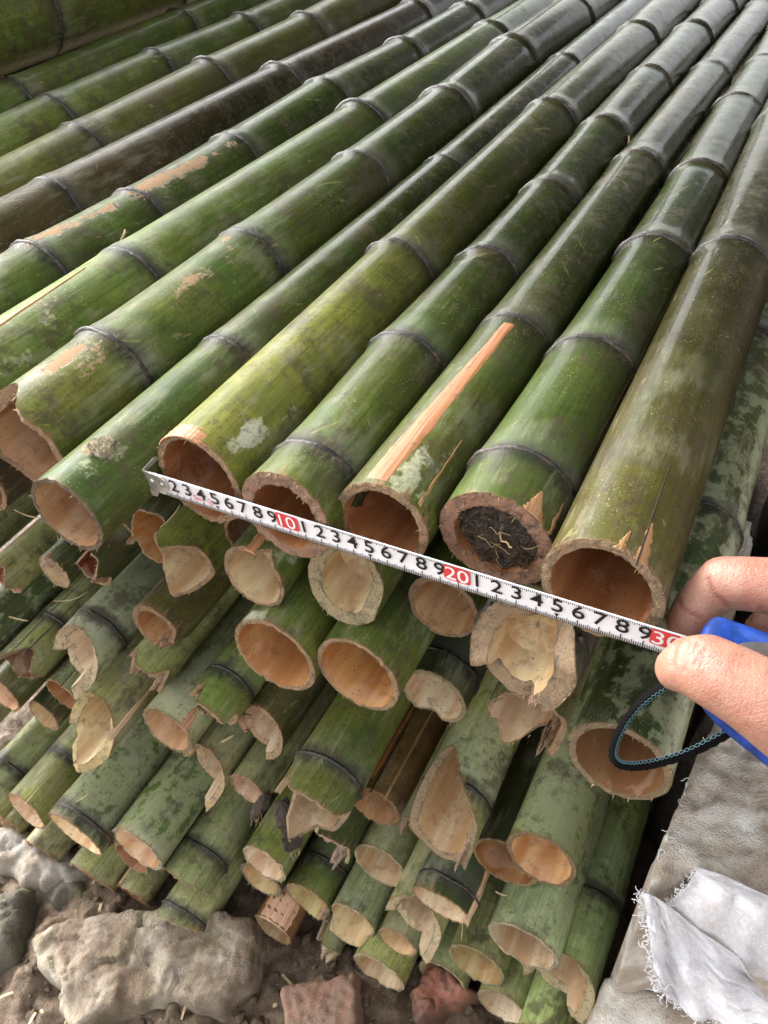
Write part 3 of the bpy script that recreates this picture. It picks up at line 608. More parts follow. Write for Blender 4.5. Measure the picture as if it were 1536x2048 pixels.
DATA = [
 # key, length, colour, (yellow, bloom, mould, wet, brown), end, label
 ('T1', 2.6, 'O', (.75, .1, .9, 1.0, .5), E(w=.0052, in_=ORG, D=.2, tz=.08, cut=(.42, .3, .17)), 'thickest dark pole, mottled brown and lime, with its cracked open end beside the hand'),
 ('T2', 2.6, 'G', (.25, .1, .5, 1.0, .1), E(w=.0085, D=.016, tz=.02, cut=(.4, .22, .14), rag=.0006), 'bamboo pole whose thick-walled cut end is plugged with black soil and roots'),
 ('T3', 2.6, 'G', (.4, .4, .9, 1.0, .3), E(w=.0048, D=.2, tz=.05), 'bamboo pole with a long peeled orange strip running back from its open end'),
 ('T4', 2.6, 'G', (.4, .12, .5, .95, .1), E(w=.0078, D=.05, tz=.06, cut=(.42, .25, .16)), 'green bamboo pole with a node just behind its thick-walled end, below the red 10'),
 ('T5', 2.6, 'Y', (.45, .1, .55, .8, .3), E(w=.0045, D=.2, tz=.1), 'yellow-green bamboo pole gripped by the steel tape hook, with a white patch'),
 ('T6', 2.6, 'G', (.4, .35, .5, .75, .15), E(w=.0032, D=.16, tz=.08, cut=(.2, .14, .09), in_=TAN), 'slim green bamboo pole with a round bud scar just behind its dark-rimmed open end'),
 ('T7', 2.6, 'G', (.5, .12, .5, .6, .1), E(w=.0075, D=.14, tz=.05, b=[('g', 105, 26, .018), ('v', 60, 30, -.006)], rag2=.0014, in_=CRM, cut=(.46, .29, .17)), 'very thick bamboo pole with a notched broken end and tan mud by its node'),
 ('T8', 2.6, 'L', (.3, .3, .4, .5, .05), E(), 'bright yellow-green bamboo pole with a thin orange scratch along its top'),
 ('T9', 2.6, 'G', (.15, .12, .5, .5, .05), E(), 'green bamboo pole with crusts of tan mud spread over two of its nodes'),
 ('T10', 2.6, 'K', (.5, .05, .4, .5, .6), E(), 'purplish brown bamboo pole turning yellow at its near part, between two greener poles'),
 ('T11', 2.6, 'L', (.4, .15, .6, .4, .4), E(), 'olive bamboo pole with a frayed pale node, next above the purplish brown pole'),
 ('T12', 2.6, 'L', (.3, .2, .6, .35, .3), E(), 'thin dark green bamboo pole with muddy middle, third pole below the big dark one'),
 ('T13', 2.6, 'L', (.2, .2, .5, .35, .1), E(), 'thin dark green bamboo pole lying in the shadow of the big raised pole'),
 ('T14', 2.6, 'L', (.3, .1, .9, .2, .5), E(), 'big dark olive bamboo pole lying raised on top of the far side of the pile'),
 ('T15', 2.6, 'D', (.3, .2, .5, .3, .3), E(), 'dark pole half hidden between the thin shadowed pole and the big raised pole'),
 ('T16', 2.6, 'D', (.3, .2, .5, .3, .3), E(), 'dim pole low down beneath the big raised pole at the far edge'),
 ('S1', .9, 'K', (.2, .2, .6, 0, .5), E(w=.003, in_=BRN), 'shaded brown pole end just beneath the very thick notched pole'),
 ('S2', .9, 'K', (.2, .4, .6, 0, .5), E(), 'dim grey-brown pole at the left edge below the very thick notched pole'),
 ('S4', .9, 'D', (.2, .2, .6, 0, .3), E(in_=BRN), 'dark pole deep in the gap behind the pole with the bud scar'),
 ('S5', .9, 'P', (.2, .4, .6, 0, .5), E(), 'greyish pole at the left edge, next above the split pole with the yellow edge'),
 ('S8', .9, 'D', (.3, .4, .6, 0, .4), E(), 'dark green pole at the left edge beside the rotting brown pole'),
 ('S9', .9, 'P', (.2, .5, .5, 0, .3), E(), 'grey pole at the left edge between the rotting brown pole and the whitish one'),
 ('S10', .9, 'D', (.2, .5, .5, 0, .2), E(), 'dull pole at the left edge just above the pale whitish-green pole'),
 ('A1', 1.3, 'D', (.3, .75, .4, .25, .1), E(w=.0046, D=.12, tz=.14, in_=BRN, cut=(.3, .2, .12)), 'green pole with pale wax stripes, its brown oval end ringed by the hanging strap'),
 ('A2', .9, 'G', (.3, .2, .4, .3, .1), E(w=.0035, D=.05, tz=.12, sag=.01, in_=(.5, .29, .16), cut=(.34, .2, .12)), 'short round brown tube end just under the red 20 of the tape'),
 ('A3', .9, 'O', (.4, .1, .8, .6, .5), E(w=.0115, D=.019, tz=.42, bev=.002, rag=.0016, rag2=.0007, b=[('g', 64, 20, .007), ('box', 255, 46, .012), ('g', 20, 26, -.006)], in_=PALE, sep=PALE, cut=(.4, .26, .17), n0=.012), 'large broken pole end with a torn pink membrane below the numbers 3 to 5'),
 ('A4', .9, 'P', (.5, .2, .9, .1, .5), E(w=.003, D=.03, tz=-.3, rag=.002, rag2=.004, b=[('g', 90, 50, .012), ('v', 240, 60, -.02), ('v', 330, 34, -.026)], in_=(.58, .4, .28), sep=(.6, .44, .32)), 'split pole with a speckled torn lip, right under the large broken end'),
 ('A5', .9, 'G', (.4, .5, .5, .2, .1), E(w=.0085, D=.022, sag=.01, tz=.32, rag=.001, b=[('v', 345, 22, -.012)], wb=[('g', 90, 60, .002)], bev=.003, in_=PALE, cut=(.46, .34, .2)), 'pole end with a thick tan rim around a pale hollow cup, below the number 4'),
 ('A6', .9, 'G', (.35, .5, .4, .2, .1), E(w=.003, D=.028, sag=.008, tz=.13, b=[('v', 60, 18, .008)], in_=PALE), 'short green tube with a pale cup and a small orange stripe, under the red 10'),
 ('A7', .9, 'L', (.7, .3, .35, .15, .1), E(w=.0036, D=.05, tz=-.1, b=[('v', 85, 42, -.016), ('v', 262, 62, -.024)], in_=PALE, sep=PALE), 'lime pole cut to a V-shaped tongue above a pointed pale lower lip'),
 ('A8', .9, 'G', (.6, .25, .6, .15, .15), E(w=.0034, D=.055, sag=.012, tz=.12, in_=(.5, .25, .11), sep=(.56, .4, .31)), 'wide green tube with an orange oval hollow, left one of the two big pairs'),
 ('A9', .9, 'G', (.5, .35, .45, .15, .1), E(w=.0032, D=.06, sag=.012, tz=.15, in_=(.5, .24, .09), sep=(.5, .27, .13)), 'wide green tube with an orange oval hollow, beside another one on its right'),
 ('A10', .9, 'D', (.3, .1, .7, .3, .3), E(w=.0032, D=.03, sag=.008, tz=.1, b=[('g', 262, 24, .006)], in_=(.6, .46, .34), cut=(.36, .26, .16), n0=.024), 'dark green stub with a black node close behind its pinched pale end'),
 ('A11', .7, 'G', (.5, .2, .5, 0, .1), E(w=.002, D=.04, tz=.1, b=[('box', 200, 70, .012)]), 'small half-broken tube hidden under the pole with the bud scar'),
 ('A12', .7, 'G', (.2, .2, .5, 0, .2), E(w=.0025, D=.1, tz=.1, in_=BRN), 'shaded brown hollow end behind the V-cut lime pole'),
 ('A12a', .7, 'O', (.5, .2, .5, 0, .2), E(w=.002, D=.06, tz=.12, in_=(.5, .24, .08), rag2=.002), 'dim orange hollow end peeping out left of the V-cut lime pole'),
 ('A13', .7, 'D', (.3, .1, .6, 0, .4), E(w=.003, D=.12, tz=.05, rag=.002, b=[('box', 130, 55, .03), ('v', 20, 30, -.012)], in_=(.14, .03, .01)), 'broken dark red-brown hollow pole below the pole with the bud scar'),
 ('A14', .7, 'D', (.2, .2, .5, 0, .2), E(w=.006, D=.012, tz=.12, sag=.004, in_=PALE, cut=(.52, .34, .22)), 'small pale end disc with a narrow slit, near the left pile edge'),
 ('A15', .9, 'P', (.5, .5, .5, 0, .3), E(w=.0024, D=.05, tz=.05, b=[('v', 20, 40, -.012)]), 'grey-green split pole with a yellow edge under the very thick pole'),
 ('B0', .9, 'D', (.3, .7, .3, 0, .1), E(), 'dusty grey-green pole at the left edge below the split grey pole'),
 ('B1', .9, 'O', (.9, .1, .8, .1, .5), E(w=.0058, D=.05, tz=.1, b=[('box', 310, 52, .014), ('v', 355, 26, -.012)], in_=(.42, .2, .1), cut=(.32, .18, .1)), 'mossy yellow pole with a small brown oval hole and a torn brown flap'),
 ('B2', .9, 'P', (.1, .9, .5, 0, .1), E(w=.0095, D=.032, tz=.6, bev=.004, b=[('box', 240, 55, .015), ('v', 300, 26, -.01)], in_=(.62, .47, .38), cut=(.58, .41, .28), rag=.0015), 'whitened pole broken into a wide cream crescent around a pale hollow'),
 ('B3', .9, 'P', (.4, .5, .5, 0, .3), E(w=.0035, D=.04, tz=.1, rag=.002, rag2=.004, b=[('v', 80, 30, -.012), ('v', 200, 35, -.012), ('v', 330, 35, -.014)], in_=(.5, .34, .22)), 'splintered pole with curling brown flaps under the mossy yellow pole'),
 ('B4', .9, 'P', (.4, .6, .9, 0, .5), E(w=.003, D=.04, tz=-.1, rag=.002, rag2=.003, b=[('v', 60, 40, .015)], in_=(.2, .1, .06), cut=(.22, .12, .08)), 'weathered grey pole with lengthwise splits and a rotten brown end'),
 ('B5', .7, 'O', (.4, .2, .8, 0, .7), E(w=.003, D=.03, sag=.012, tz=.15, in_=(.66, .38, .26)), 'rotting brown pole with a pink rounded hollow at the left edge'),
 ('B6', .7, 'P', (.1, .7, .5, 0, .3), E(w=.0022, D=.08, tz=.1, in_=(.4, .19, .09)), 'grey cracked tube with a slim brown oval under the cream crescent'),
 ('B7', .9, 'P', (.6, .5, .4, 0, .1), E(w=.0088, D=.046, tz=.75, bev=.004, b=[('v', 265, 40, -.010), ('box', 205, 18, .008)], in_=(.6, .45, .3), sep=(.62, .5, .36), cut=(.66, .47, .25), rag=.0014), 'pole with a thick golden horseshoe rim around a fibrous pale hollow'),
 ('B8', .9, 'P', (.2, .8, .5, 0, .2), E(w=.0036, D=.025, sag=.008, tz=.12, in_=(.5, .3, .19), cut=(.34, .23, .14)), 'pale striped tube with a dusty brown oval cup beside the golden horseshoe rim'),
 ('B9', .9, 'L', (.5, .4, .5, 0, .1), E(w=.0045, D=.05, tz=.12, b=[('box', 55, 50, -.016), ('g', 140, 18, -.008)], in_=(.45, .3, .18), n0=.02), 'half broken green stub with a dark node and a pale splinter on it'),
 ('B10', .9, 'O', (.3, .3, .6, 0, .4), E(w=.0055, D=.022, tz=.4, bev=.003, sag=.004, b=[('box', 235, 50, .012)], in_=(.6, .43, .35), cut=(.52, .32, .2)), 'brownish pole showing a smooth pink dome inside a broken rim'),
 ('B12', .9, 'P', (.1, .5, .5, 0, .3), E(w=.0068, D=.036, tz=.5, bev=.004, b=[('box', 228, 60, .02), ('v', 310, 30, -.014)], in_=(.52, .37, .28), cut=(.56, .37, .22)), 'grey pole ending in a tan broken arch above a bright green pole'),
 ('B13', .9, 'P', (.2, .5, .6, 0, .3), E(w=.003, D=.02, sag=.005, tz=.12, in_=(.6, .42, .34)), 'striped grey tube with a pinkish cup left of the black-noded green pole'),
 ('B14', 1.0, 'G', (.6, .45, .5, .1, .15), E(w=.005, D=.05, tz=-.05, rag=.0012, b=[('v', 245, 30, -.02), ('box', 195, 26, .012), ('v', 350, 40, .016), ('v', 130, 26, .010)], in_=(.3, .2, .13), cut=(.4, .26, .17)), 'green pole with a broad black node and a ragged notched end holding mud'),
 ('B15', .9, 'B', (.5, .05, .9, .25, .6), E(w=.0032, D=.045, sag=.008, tz=.12, in_=(.36, .18, .09), cut=(.32, .16, .08)), 'rusty orange-brown cracked pole, the only one of that colour'),
 ('B16', 1.0, 'P', (.7, .75, .5, 0, .1), E(w=.0062, D=.075, tz=.55, tx=-.1, bev=.003, b=[('g', 122, 44, .034), ('v', 345, 34, -.018), ('g', 200, 30, -.008)], in_=(.6, .43, .3), cut=(.4, .26, .17)), 'pale pole slashed into a deep pointed scoop with brown edges'),
 ('B17', 1.0, 'L', (.5, .95, .5, .15, .1), E(w=.0036, D=.03, sag=.012, tz=.2, in_=(.62, .36, .2), sep=(.66, .46, .36), cut=(.3, .18, .1)), 'green pole blotched with white wax, with a clean orange oval end'),
 ('B18', .9, 'D', (.2, .3, .6, 0, .3), E(w=.0032, D=.09, tz=.16, in_=(.34, .15, .065), cut=(.38, .24, .12)), 'dark pole with a deep rust-brown hollow, half covered by the wax-blotched pole'),
 ('C1', .9, 'P', (.5, .7, .2, 0, 0), E(), 'pale whitish-green pole with a thin tan node at the left edge'),
 ('C1b', .7, 'D', (.4, .3, .6, 0, .5), E(w=.0022, D=.012, sag=.004, tz=.14, in_=PALE), 'dark slim pole with a narrow pale pink oval end'),
 ('C2', .9, 'P', (.6, .3, .5, 0, .4), E(w=.0022, D=.012, sag=.003, tz=.16, in_=(.68, .45, .33)), 'olive-grey pole with a flat pinkish oval end, second from the left edge in its row'),
 ('C3', .9, 'G', (.2, 1.0, .6, 0, .15), E(w=.003, D=.008, sag=.002, tz=.02, in_=(.7, .47, .3), n0=.012), 'thick dusty green pole with a scruffy node right at its orange end'),
 ('C4', .9, 'G', (.3, .9, .3, 0, .1), E(w=.0035, D=.014, sag=.004, tz=.12, rag=.0018, in_=(.66, .42, .29), cut=(.6, .5, .42)), 'bright green pole with white scratches and a chalky frayed rim'),
 ('C4b', .7, 'P', (.2, .5, .5, 0, .3), E(w=.0025, D=.02, tz=.12), 'grey tube end tucked directly below the chalky-rimmed bright green pole'),
 ('C5', .9, 'P', (.3, .6, .5, 0, .15), E(w=.003, D=.03, tz=-.15, rag=.0016, b=[('v', 70, 60, -.004)]), 'grey-green pole with a tan node and half-hidden ragged end above the pale rock'),
 ('C6a', .8, 'P', (.4, .5, .5, 0, .4), E(w=.0028, D=.02, tz=-.1), 'olive bottom pole whose thin tan edge overhangs the ground, leftmost over the rock'),
 ('C6b', .8, 'P', (.3, .6, .5, 0, .2), E(w=.0025, D=.02, tz=-.05), 'narrow bottom pole with a split tan stripe, just above the pale rock'),
 ('C7', .8, 'P', (.4, .6, .4, 0, .1), E(w=.004, D=.025, tz=-.2, rag=.002, rag2=.003, b=[('v', 300, 50, -.016), ('v', 200, 50, .006)], cut=(.6, .48, .3), n0=.012), 'bottom pole with a dark node and a frayed yellow tip touching the pale rock'),
 ('C8', .7, 'P', (.2, .5, .6, 0, .3), E(w=.0025, D=.012, tz=.15, in_=(.62, .4, .26)), 'short grey stub with an orange disc end in the lower left corner of the pile'),
 ('C9', .7, 'P', (.2, .6, .5, 0, .3), E(w=.0025, D=.015, tz=-.05), 'grey bottom pole resting near the ground between the stub and the rock'),
 ('C10', .9, 'L', (.5, .6, .5, 0, .1), E(w=.0034, D=.012, sag=.004, tz=.15, rag=.0022, in_=(.62, .45, .36), cut=(.5, .4, .28)), 'light green pole with a fuzzy pinkish end, below the hanging muddy rag'),
 ('C11', .8, 'D', (.2, .4, .5, 0, .2), E(w=.004, D=.02, sag=.006, tz=.15, rag=.0016, in_=(.56, .38, .22), cut=(.34, .26, .18)), 'tan cup end with a chalk-grey rim under the light green fuzzy pole'),
 ('C12', .9, 'L', (.3, .5, .4, 0, .1), E(w=.003, D=.03, tz=.1, rag=.0022, b=[('g', 300, 40, -.004)], in_=(.5, .38, .2)), 'light green pole with a black node line and a crumbly mud-filled end'),
 ('C13', .8, 'D', (.2, .4, .5, 0, .2), E(w=.004, D=.03, tz=-.35, rag=.002, b=[('box', 150, 40, .012), ('v', 340, 40, -.014)], in_=(.62, .46, .34), cut=(.6, .43, .3)), 'torn pale pink wall of a pole behind the ragged notched green pole'),
 ('C14', .9, 'P', (.2, .8, .4, 0, .1), E(w=.0038, D=.04, sag=.01, tz=.16, rag=.0014, in_=(.6, .44, .32), cut=(.52, .4, .27)), 'pale blue-green tube with a chalky rim and clean beige hollow, under the rusty pole'),
 ('C15', .7, 'P', (.3, .3, .5, 0, .3), E(w=.003, D=.02, tz=-.1, rag=.003, rag2=.004, in_=(.56, .4, .28)), 'small splintered stub wedged between the rusty pole and the pointed scoop'),
 ('C16', .9, 'P', (.1, .7, .4, 0, .1), E(w=.002, D=.03, tz=.12, b=[('box', 262, 62, -.012)], in_=(.56, .4, .25), cut=(.56, .42, .26)), 'grey-green tube whose lower lip juts out beyond its slim tan oval'),
 ('C17', .9, 'D', (.3, .5, .4, 0, .1), E(w=.0022, D=.02, sag=.004, tz=-.05, in_=(.62, .46, .35), n0=.014), 'pole with a wide black band and a pale split strip along one side'),
 ('D1', .8, 'B', (.1, .1, .3, 0, .1), E(w=.0022, D=.03, tz=.12, in_=(.55, .38, .26)), 'short stub peeled to bare orange wood above the muddy ground'),
 ('D2', .8, 'P', (.2, .6, .4, 0, .1), E(w=.0026, D=.04, tz=-.3, b=[('box', 150, 62, .022), ('v', 290, 40, -.016)], in_=(.5, .37, .26), cut=(.56, .44, .32)), 'thin grey pole broken open along its side, pointing down at the ground'),
 ('D3', .9, 'P', (.2, .6, .5, 0, .1), E(w=.0078, D=.036, tz=.5, bev=.004, b=[('box', 240, 55, .018), ('v', 325, 30, -.012)], in_=(.42, .3, .22), cut=(.58, .42, .28)), 'grey pole broken into a wide tan arch under the black-banded pole'),
 ('D4', .8, 'P', (.2, .5, .5, 0, .1), E(w=.0025, D=.03, tz=.15, in_=(.58, .4, .24)), 'small tan cup seen right beneath the wide tan arch'),
 ('D5', .8, 'P', (.5, .5, .6, 0, .2), E(w=.003, D=.012, sag=.003, tz=.1, rag=.0016, in_=(.58, .43, .31), cut=(.56, .46, .36)), 'mottled olive bottom pole with a flat oval end, just above the red bricks'),
 ('D6', .8, 'P', (.2, .7, .4, 0, .1), E(w=.0034, D=.02, sag=.006, tz=.15, in_=(.64, .49, .4), cut=(.46, .36, .26)), 'pale grey bottom tube with a pinkish oval, over the dark red stone'),
 ('D7', .8, 'P', (.2, .6, .5, 0, .15), E(w=.0036, D=.04, tz=.16, rag=.002, in_=(.5, .36, .2), cut=(.48, .38, .25)), 'dusty tube with fraying crumbs over a straw-brown oval hollow'),
 ('D8', 1.0, 'M', (.15, .85, .3, 0, .1), E(w=.0032, D=.06, tz=.1, rag=.001, in_=(.5, .36, .27), cut=(.52, .42, .32)), 'long pale mint-grey pole with a pinkish brown oval end, below the wax-blotched pole'),
 ('D9', 1.1, 'M', (.45, .55, .2, 0, .05), E(w=.009, D=.036, tz=.45, bev=.004, b=[('box', 250, 50, .017), ('v', 330, 26, -.01)], in_=(.58, .44, .34), cut=(.6, .46, .3)), 'smooth light green pole beside the cement with a wide broken tan end'),
 ('D10', .8, 'P', (.2, .5, .5, 0, .15), E(w=.0034, D=.02, sag=.006, tz=.16, in_=(.6, .45, .36), cut=(.46, .36, .25)), 'lowest tube end, a beige double-rimmed oval near the bottom of the pile'),
 ('D12', .9, 'M', (.4, .6, .2, 0, .05), E(), 'pale green pole disappearing below the broken tan end next to the cement'),
]
SPOTS = {
 'T1': [('yev', .045, 75, .05, 60, .9), ('mud', .004, 30, .006, 16, .4), ('blo', .105, 130, .01, 12, .55)],
 'T2': [('yev', .02, 40, .03, 40, .3)],
 'T3': [('blo', .02, 70, .03, 40, .5), ('yev', .03, 60, .06, 70, .7)],
 'T4': [('blo', .05, 60, .04, 40, .3)],
 'T5': [('blo', .028, 38, .02, 22, 1.15), ('blo', .055, 25, .02, 9, .9), ('yev', .1, 80, .16, 90, .8), ('mud', .003, 110, .008, 40, .6)],
 'T6': [('blo', .03, 75, .03, 30, .35)],
 'T7': [('mud', .05, 88, .03, 17, 1.25), ('mud', .06, 70, .06, 50, .72), ('mud', .19, 70, .09, 50, .7), ('mud', .16, 70, .05, 24, .85), ('mud', .225, 95, .02, 14, .8), ('yev', .04, 60, .05, 90, .9), ('mud', .015, 110, .02, 26, .9)],
 'T8': [('mud', .15, 80, .1, 40, .66), ('blo', .1, 60, .08, 60, .4), ('mud', .2, 105, .03, 26, .7), ('blo', .07, 100, .02, 30, 1.0)],
 'T9': [('mud', .33, 70, .14, 50, .72), ('mud', .22, 84, .05, 22, 1.0), ('mud', .33, 76, .035, 24, 1.2), ('mud', .39, 66, .04, 22, 1.0), ('mud', .44, 60, .02, 20, .85), ('mud', .27, 74, .03, 20, .95)],
 'T10': [('yev', .2, 60, .16, 90, .9)], 'T11': [('mud', .4, 95, .012, 60, .8)], 'T12': [('mud', .5, 90, .06, 30, .7)],
 'A5': [('blo', .03, 40, .03, 20, .5)], 'A6': [('blo', .03, 40, .02, 30, .6)], 'A8': [('blo', .006, 120, .01, 30, 1.0)],
 'A1': [('blo', .05, 30, .3, 14, .75)], 'B17': [('blo', .06, 100, .05, 60, .3)], 'B16': [('blo', .06, 40, .05, 50, .3)],
 'B2': [('blo', .02, 80, .03, 70, .5)], 'B8': [('blo', .02, 70, .04, 50, .3)], 'C4': [('blo', .003, 60, .006, 60, .6)],
 'A7': [('yev', .02, 80, .04, 60, .5)],
}
CU = {}
for key, L, col, props, e, label in DATA:
    if 'in_' in e: e['in'] = e.pop('in_')
    if key[0] in 'ABCD':                                        # lower in the stack the fresh wood is creamier
        for k_ in ('in', 'sep', 'cut'):
            if k_ in e: e[k_] = (e[k_][0] * .98, e[k_][1] * 1.1, e[k_][2] * (1.0 if key[0] == 'A' else .95))
    p, slope, r, taper, nodes = GEO[key]
    if 'n0' in e and not nodes: nodes = [e['n0']]
    CU[key] = make_culm(key, p, slope, r, taper, nodes, L, col, props, e, label, SPOTS.get(key, ()), big=key[0] == 'T')

# peeled strips, cracks, bud scar on the poles
strip_on(CU['T3'], 'peeled_strip', 97, 84, .004, .172, 19, 9, (.37, .165, .068), off=.0004, rag=.05)
strip_on(CU['T8'], 'orange_scratch', 86, 96, .07, .19, 4, .6, (.6, .3, .1), rag=.15)
strip_on(CU['T1'], 'crack', 62, 66, -.002, .07, 1.6, .3, (.05, .03, .02), off=.0003, rag=.2)
strip_on(CU['T1'], 'peeled_strip', 58, 62, .001, .026, 9, 1.5, (.36, .2, .09), off=.0003, rag=.2)
strip_on(CU['T1'], 'peeled_strip', 80, 77, .001, .014, 5, 1, (.34, .2, .09), off=.0003, rag=.2)
strip_on(CU['T2'], 'peeled_strip', 50, 54, .001, .018, 14, 1.5, (.42, .23, .11), off=.0004, rag=.15)
strip_on(CU['T2'], 'peeled_strip', 25, 26, .001, .026, 4, .6, (.5, .27, .13), off=.0004, rag=.4)
strip_on(CU['T2'], 'crack', 22, 28, .06, .5, 1.0, .5, (.1, .05, .025), off=.0003, rag=.4)
strip_on(CU['T5'], 'peeled_strip', 104, 100, .0005, .012, 34, 24, (.46, .22, .1), off=.0003, rag=.3)
strip_on(CU['T3'], 'peeled_strip', 40, 44, .004, .06, 2.5, .6, (.5, .3, .13), off=.0003, rag=.3)
strip_on(CU['A6'], 'peeled_strip', 84, 86, .001, .03, 10, 9, (.6, .3, .14), off=.0004)
strip_on(CU['A15'], 'peeled_strip', 128, 124, .0, .25, 9, 9, (.35, .18, .08), off=.0004)
strip_on(CU['B8'], 'peeled_strip', 38, 40, .001, .022, 13, 5, (.45, .26, .16), off=.0004, rag=.4)
strip_on(CU['B15'], 'crack', 92, 90, .0, .2, 2, 1.2, (.03, .015, .01), off=.0003, rag=.3)
strip_on(CU['B15'], 'peeled_strip', 104, 100, .01, .16, 7, 2, (.42, .16, .05), off=.0003, rag=.4)
strip_on(CU['B15'], 'peeled_strip', 60, 60, .0, .2, 3, 3, (.36, .2, .08), off=.0003, rag=.3)
strip_on(CU['B7'], 'peeled_strip', 12, 10, -.002, .06, 9, 5, (.66, .5, .32), off=.0006)
strip_on(CU['C17'], 'peeled_strip', 14, 12, -.006, .07, 17, 14, (.66, .48, .3), off=.0006)
strip_on(CU['D1'], 'peeled_strip', 80, 80, .001, .16, 62, 62, (.6, .38, .25), off=.0004, rag=.02)
strip_on(CU['C2'], 'peeled_strip', 66, 66, .002, .04, 2, .5, (.6, .45, .28), off=.0003)
strip_on(CU['D9'], 'crack', 118, 108, .0, .09, .8, .5, (.55, .55, .2), off=.0003)
strip_on(CU['C6b'], 'peeled_strip', 130, 130, .0, .08, 10, 8, (.45, .32, .2), off=.0004)
strip_on(CU['B4'], 'crack', 90, 92, .0, .12, 2, .7, (.03, .02, .015), off=.0003, rag=.4)
strip_on(CU['B4'], 'crack', 60, 58, .005, .1, 1.6, .5, (.03, .02, .015), off=.0003, rag=.4)
strip_on(CU['B6'], 'crack', 70, 72, .0, .1, 1.6, .5, (.03, .02, .015), off=.0003, rag=.4)
def bud_scar(o, a, y, R):
    V = []; n = 26; rr_ = [0, .25, .45, .6, .75, .9, 1.0, 1.15]; hh = [.0012, .0008, .0016, .0008, .0018, .001, .0012, -.0006]
    for q, hgt in zip(rr_, hh):
        for k in range(n):
            t_ = 2 * math.pi * k / n; w_ = 1 + .12 * math.sin(3 * t_ + q * 9) + .1 * math.sin(7 * t_)
            V.append(o.S(math.radians(a) + q * w_ * R * math.cos(t_) / o.r, y + q * w_ * R * math.sin(t_), hgt * (1 + .4 * math.sin(9 * t_ + 5 * q))))
    b = mesh('bud_scar', V, grid_faces(n, len(rr_), True), M['cut'], o.t, attrs={'edge': np.repeat([.9, .3, .95, .3, .9, .3, .6, .9], n)}); b.color = (.34, .3, .17, 1)
bud_scar(CU['T6'], 80, .035, .0085)

# torn tongues of wall
tongue(CU['B1'], -40, 30, .01, .024, .5, .008, .004, col=(.36, .18, .09))
tongue(CU['B3'], 60, 120, .006, .018, .35, .006, .003, col=(.4, .25, .15))
tongue(CU['B3'], -60, 0, .006, .022, .3, .005, .003, col=(.5, .34, .2))
tongue(CU['B9'], 170, 250, .004, .012, .6, .004, .004, col=(.46, .32, .19))
tongue(CU['B10'], 90, 200, .002, .008, .6, .01, .004, col=(.5, .3, .18))
tongue(CU['B16'], -50, 10, .012, .034, .3, .004, .003, col=(.6, .42, .28))
tongue(CU['B7'], 240, 285, .004, .03, .3, .004, .004, col=(.42, .27, .18))
tongue(CU['C13'], -30, 50, .008, .03, .3, .004, .003, col=(.62, .46, .32))
tongue(CU['C13'], 60, 130, .006, .014, .4, .004, .003, col=(.64, .46, .34))
tongue(CU['C12'], -30, 20, .002, .012, .5, .004, .003, col=(.6, .42, .28))
tongue(CU['D2'], 20, 90, .002, .014, .5, .005, .003, col=(.58, .42, .3))
tongue(CU['A13'], -20, 35, .008, .022, .5, .003, .005, col=(.4, .2, .12))
tongue(CU['A3'], -80, -35, .012, .022, .4, .002, .006, col=(.42, .28, .18))
tongue(CU['A4'], -50, 10, .02, .036, .3, .006, .004, col=(.42, .29, .18))
tongue(CU['C15'], 80, 160, .006, .02, .3, .004, .002, col=(.5, .34, .22))
tongue(CU['A14'], 60, 130, .002, .006, .4, .003, .003, col=(.5, .33, .22))

# black soil plug with roots inside the end of one pole
def soil_plug():
    o = CU['T2']; R = .0248
    t = thing('soil_plug', 'plug of black soil packed inside a bamboo end', 'soil', o.p + Vector((0, .0065, 0)))
    n = 40; V = []; nr = 14
    for j in range(nr):
        q = j / (nr - 1)
        for k in range(n):
            a = 2 * math.pi * k / n
            x_, z_ = R * q * math.cos(a), R * q * math.sin(a)
            b_ = fbm((x_, z_, 3.1), 160, 5)
            V.append((x_, -.002 - .005 * b_ - (.003 if q < .8 else 0) + .0015 * fbm((x_, z_, 1.7), 500, 3), z_))
    mesh('soil', V, grid_faces(n, nr, True), M['soil'], t)
    rr_ = random.Random(3)
    for k in range(6):
        a = rr_.uniform(0, 6.28); p0 = Vector((R * .6 * math.cos(a) * rr_.random(), -.006, R * .6 * math.sin(a) * rr_.random()))
        d = Vector((rr_.uniform(-1, 1), -.15, rr_.uniform(-1, .6))).normalized(); pts = []
        for i in range(6):
            pts.append(p0 + d * .0026 * i + Vector((0, -.0012 * math.sin(i * .6), 0)) + Vector([rr_.gauss(0, .0006) for _ in range(3)]))
        v_, f_ = tube(smooth_path(pts, 3), .0002 if k else .00045, 5); mesh('root', v_, f_, M['root'], t)
    V = []; F = []
    for k in range(170):
        a = rr_.uniform(0, 6.28); q = R * .97 * math.sqrt(rr_.random()); p0 = Vector((q * math.cos(a), -.0035 - .004 * rr_.random(), q * math.sin(a)))
        d = Vector((rr_.gauss(0, 1), rr_.gauss(-.1, .25), rr_.gauss(0, 1))).normalized(); ln = .004 + .008 * rr_.random()
        pts = [p0 + d * ln * (i / 4 - .5) + Vector([rr_.gauss(0, .0005) for _ in range(3)]) for i in range(5)]
        v_, f_ = tube(pts, .00012 + .00014 * rr_.random(), 4); o_ = len(V); V += v_; F += [[i + o_ for i in f2] for f2 in f_]
    tag(mesh('matted_fibre', V, F, M['fibre'], t), kind='stuff')
soil_plug()

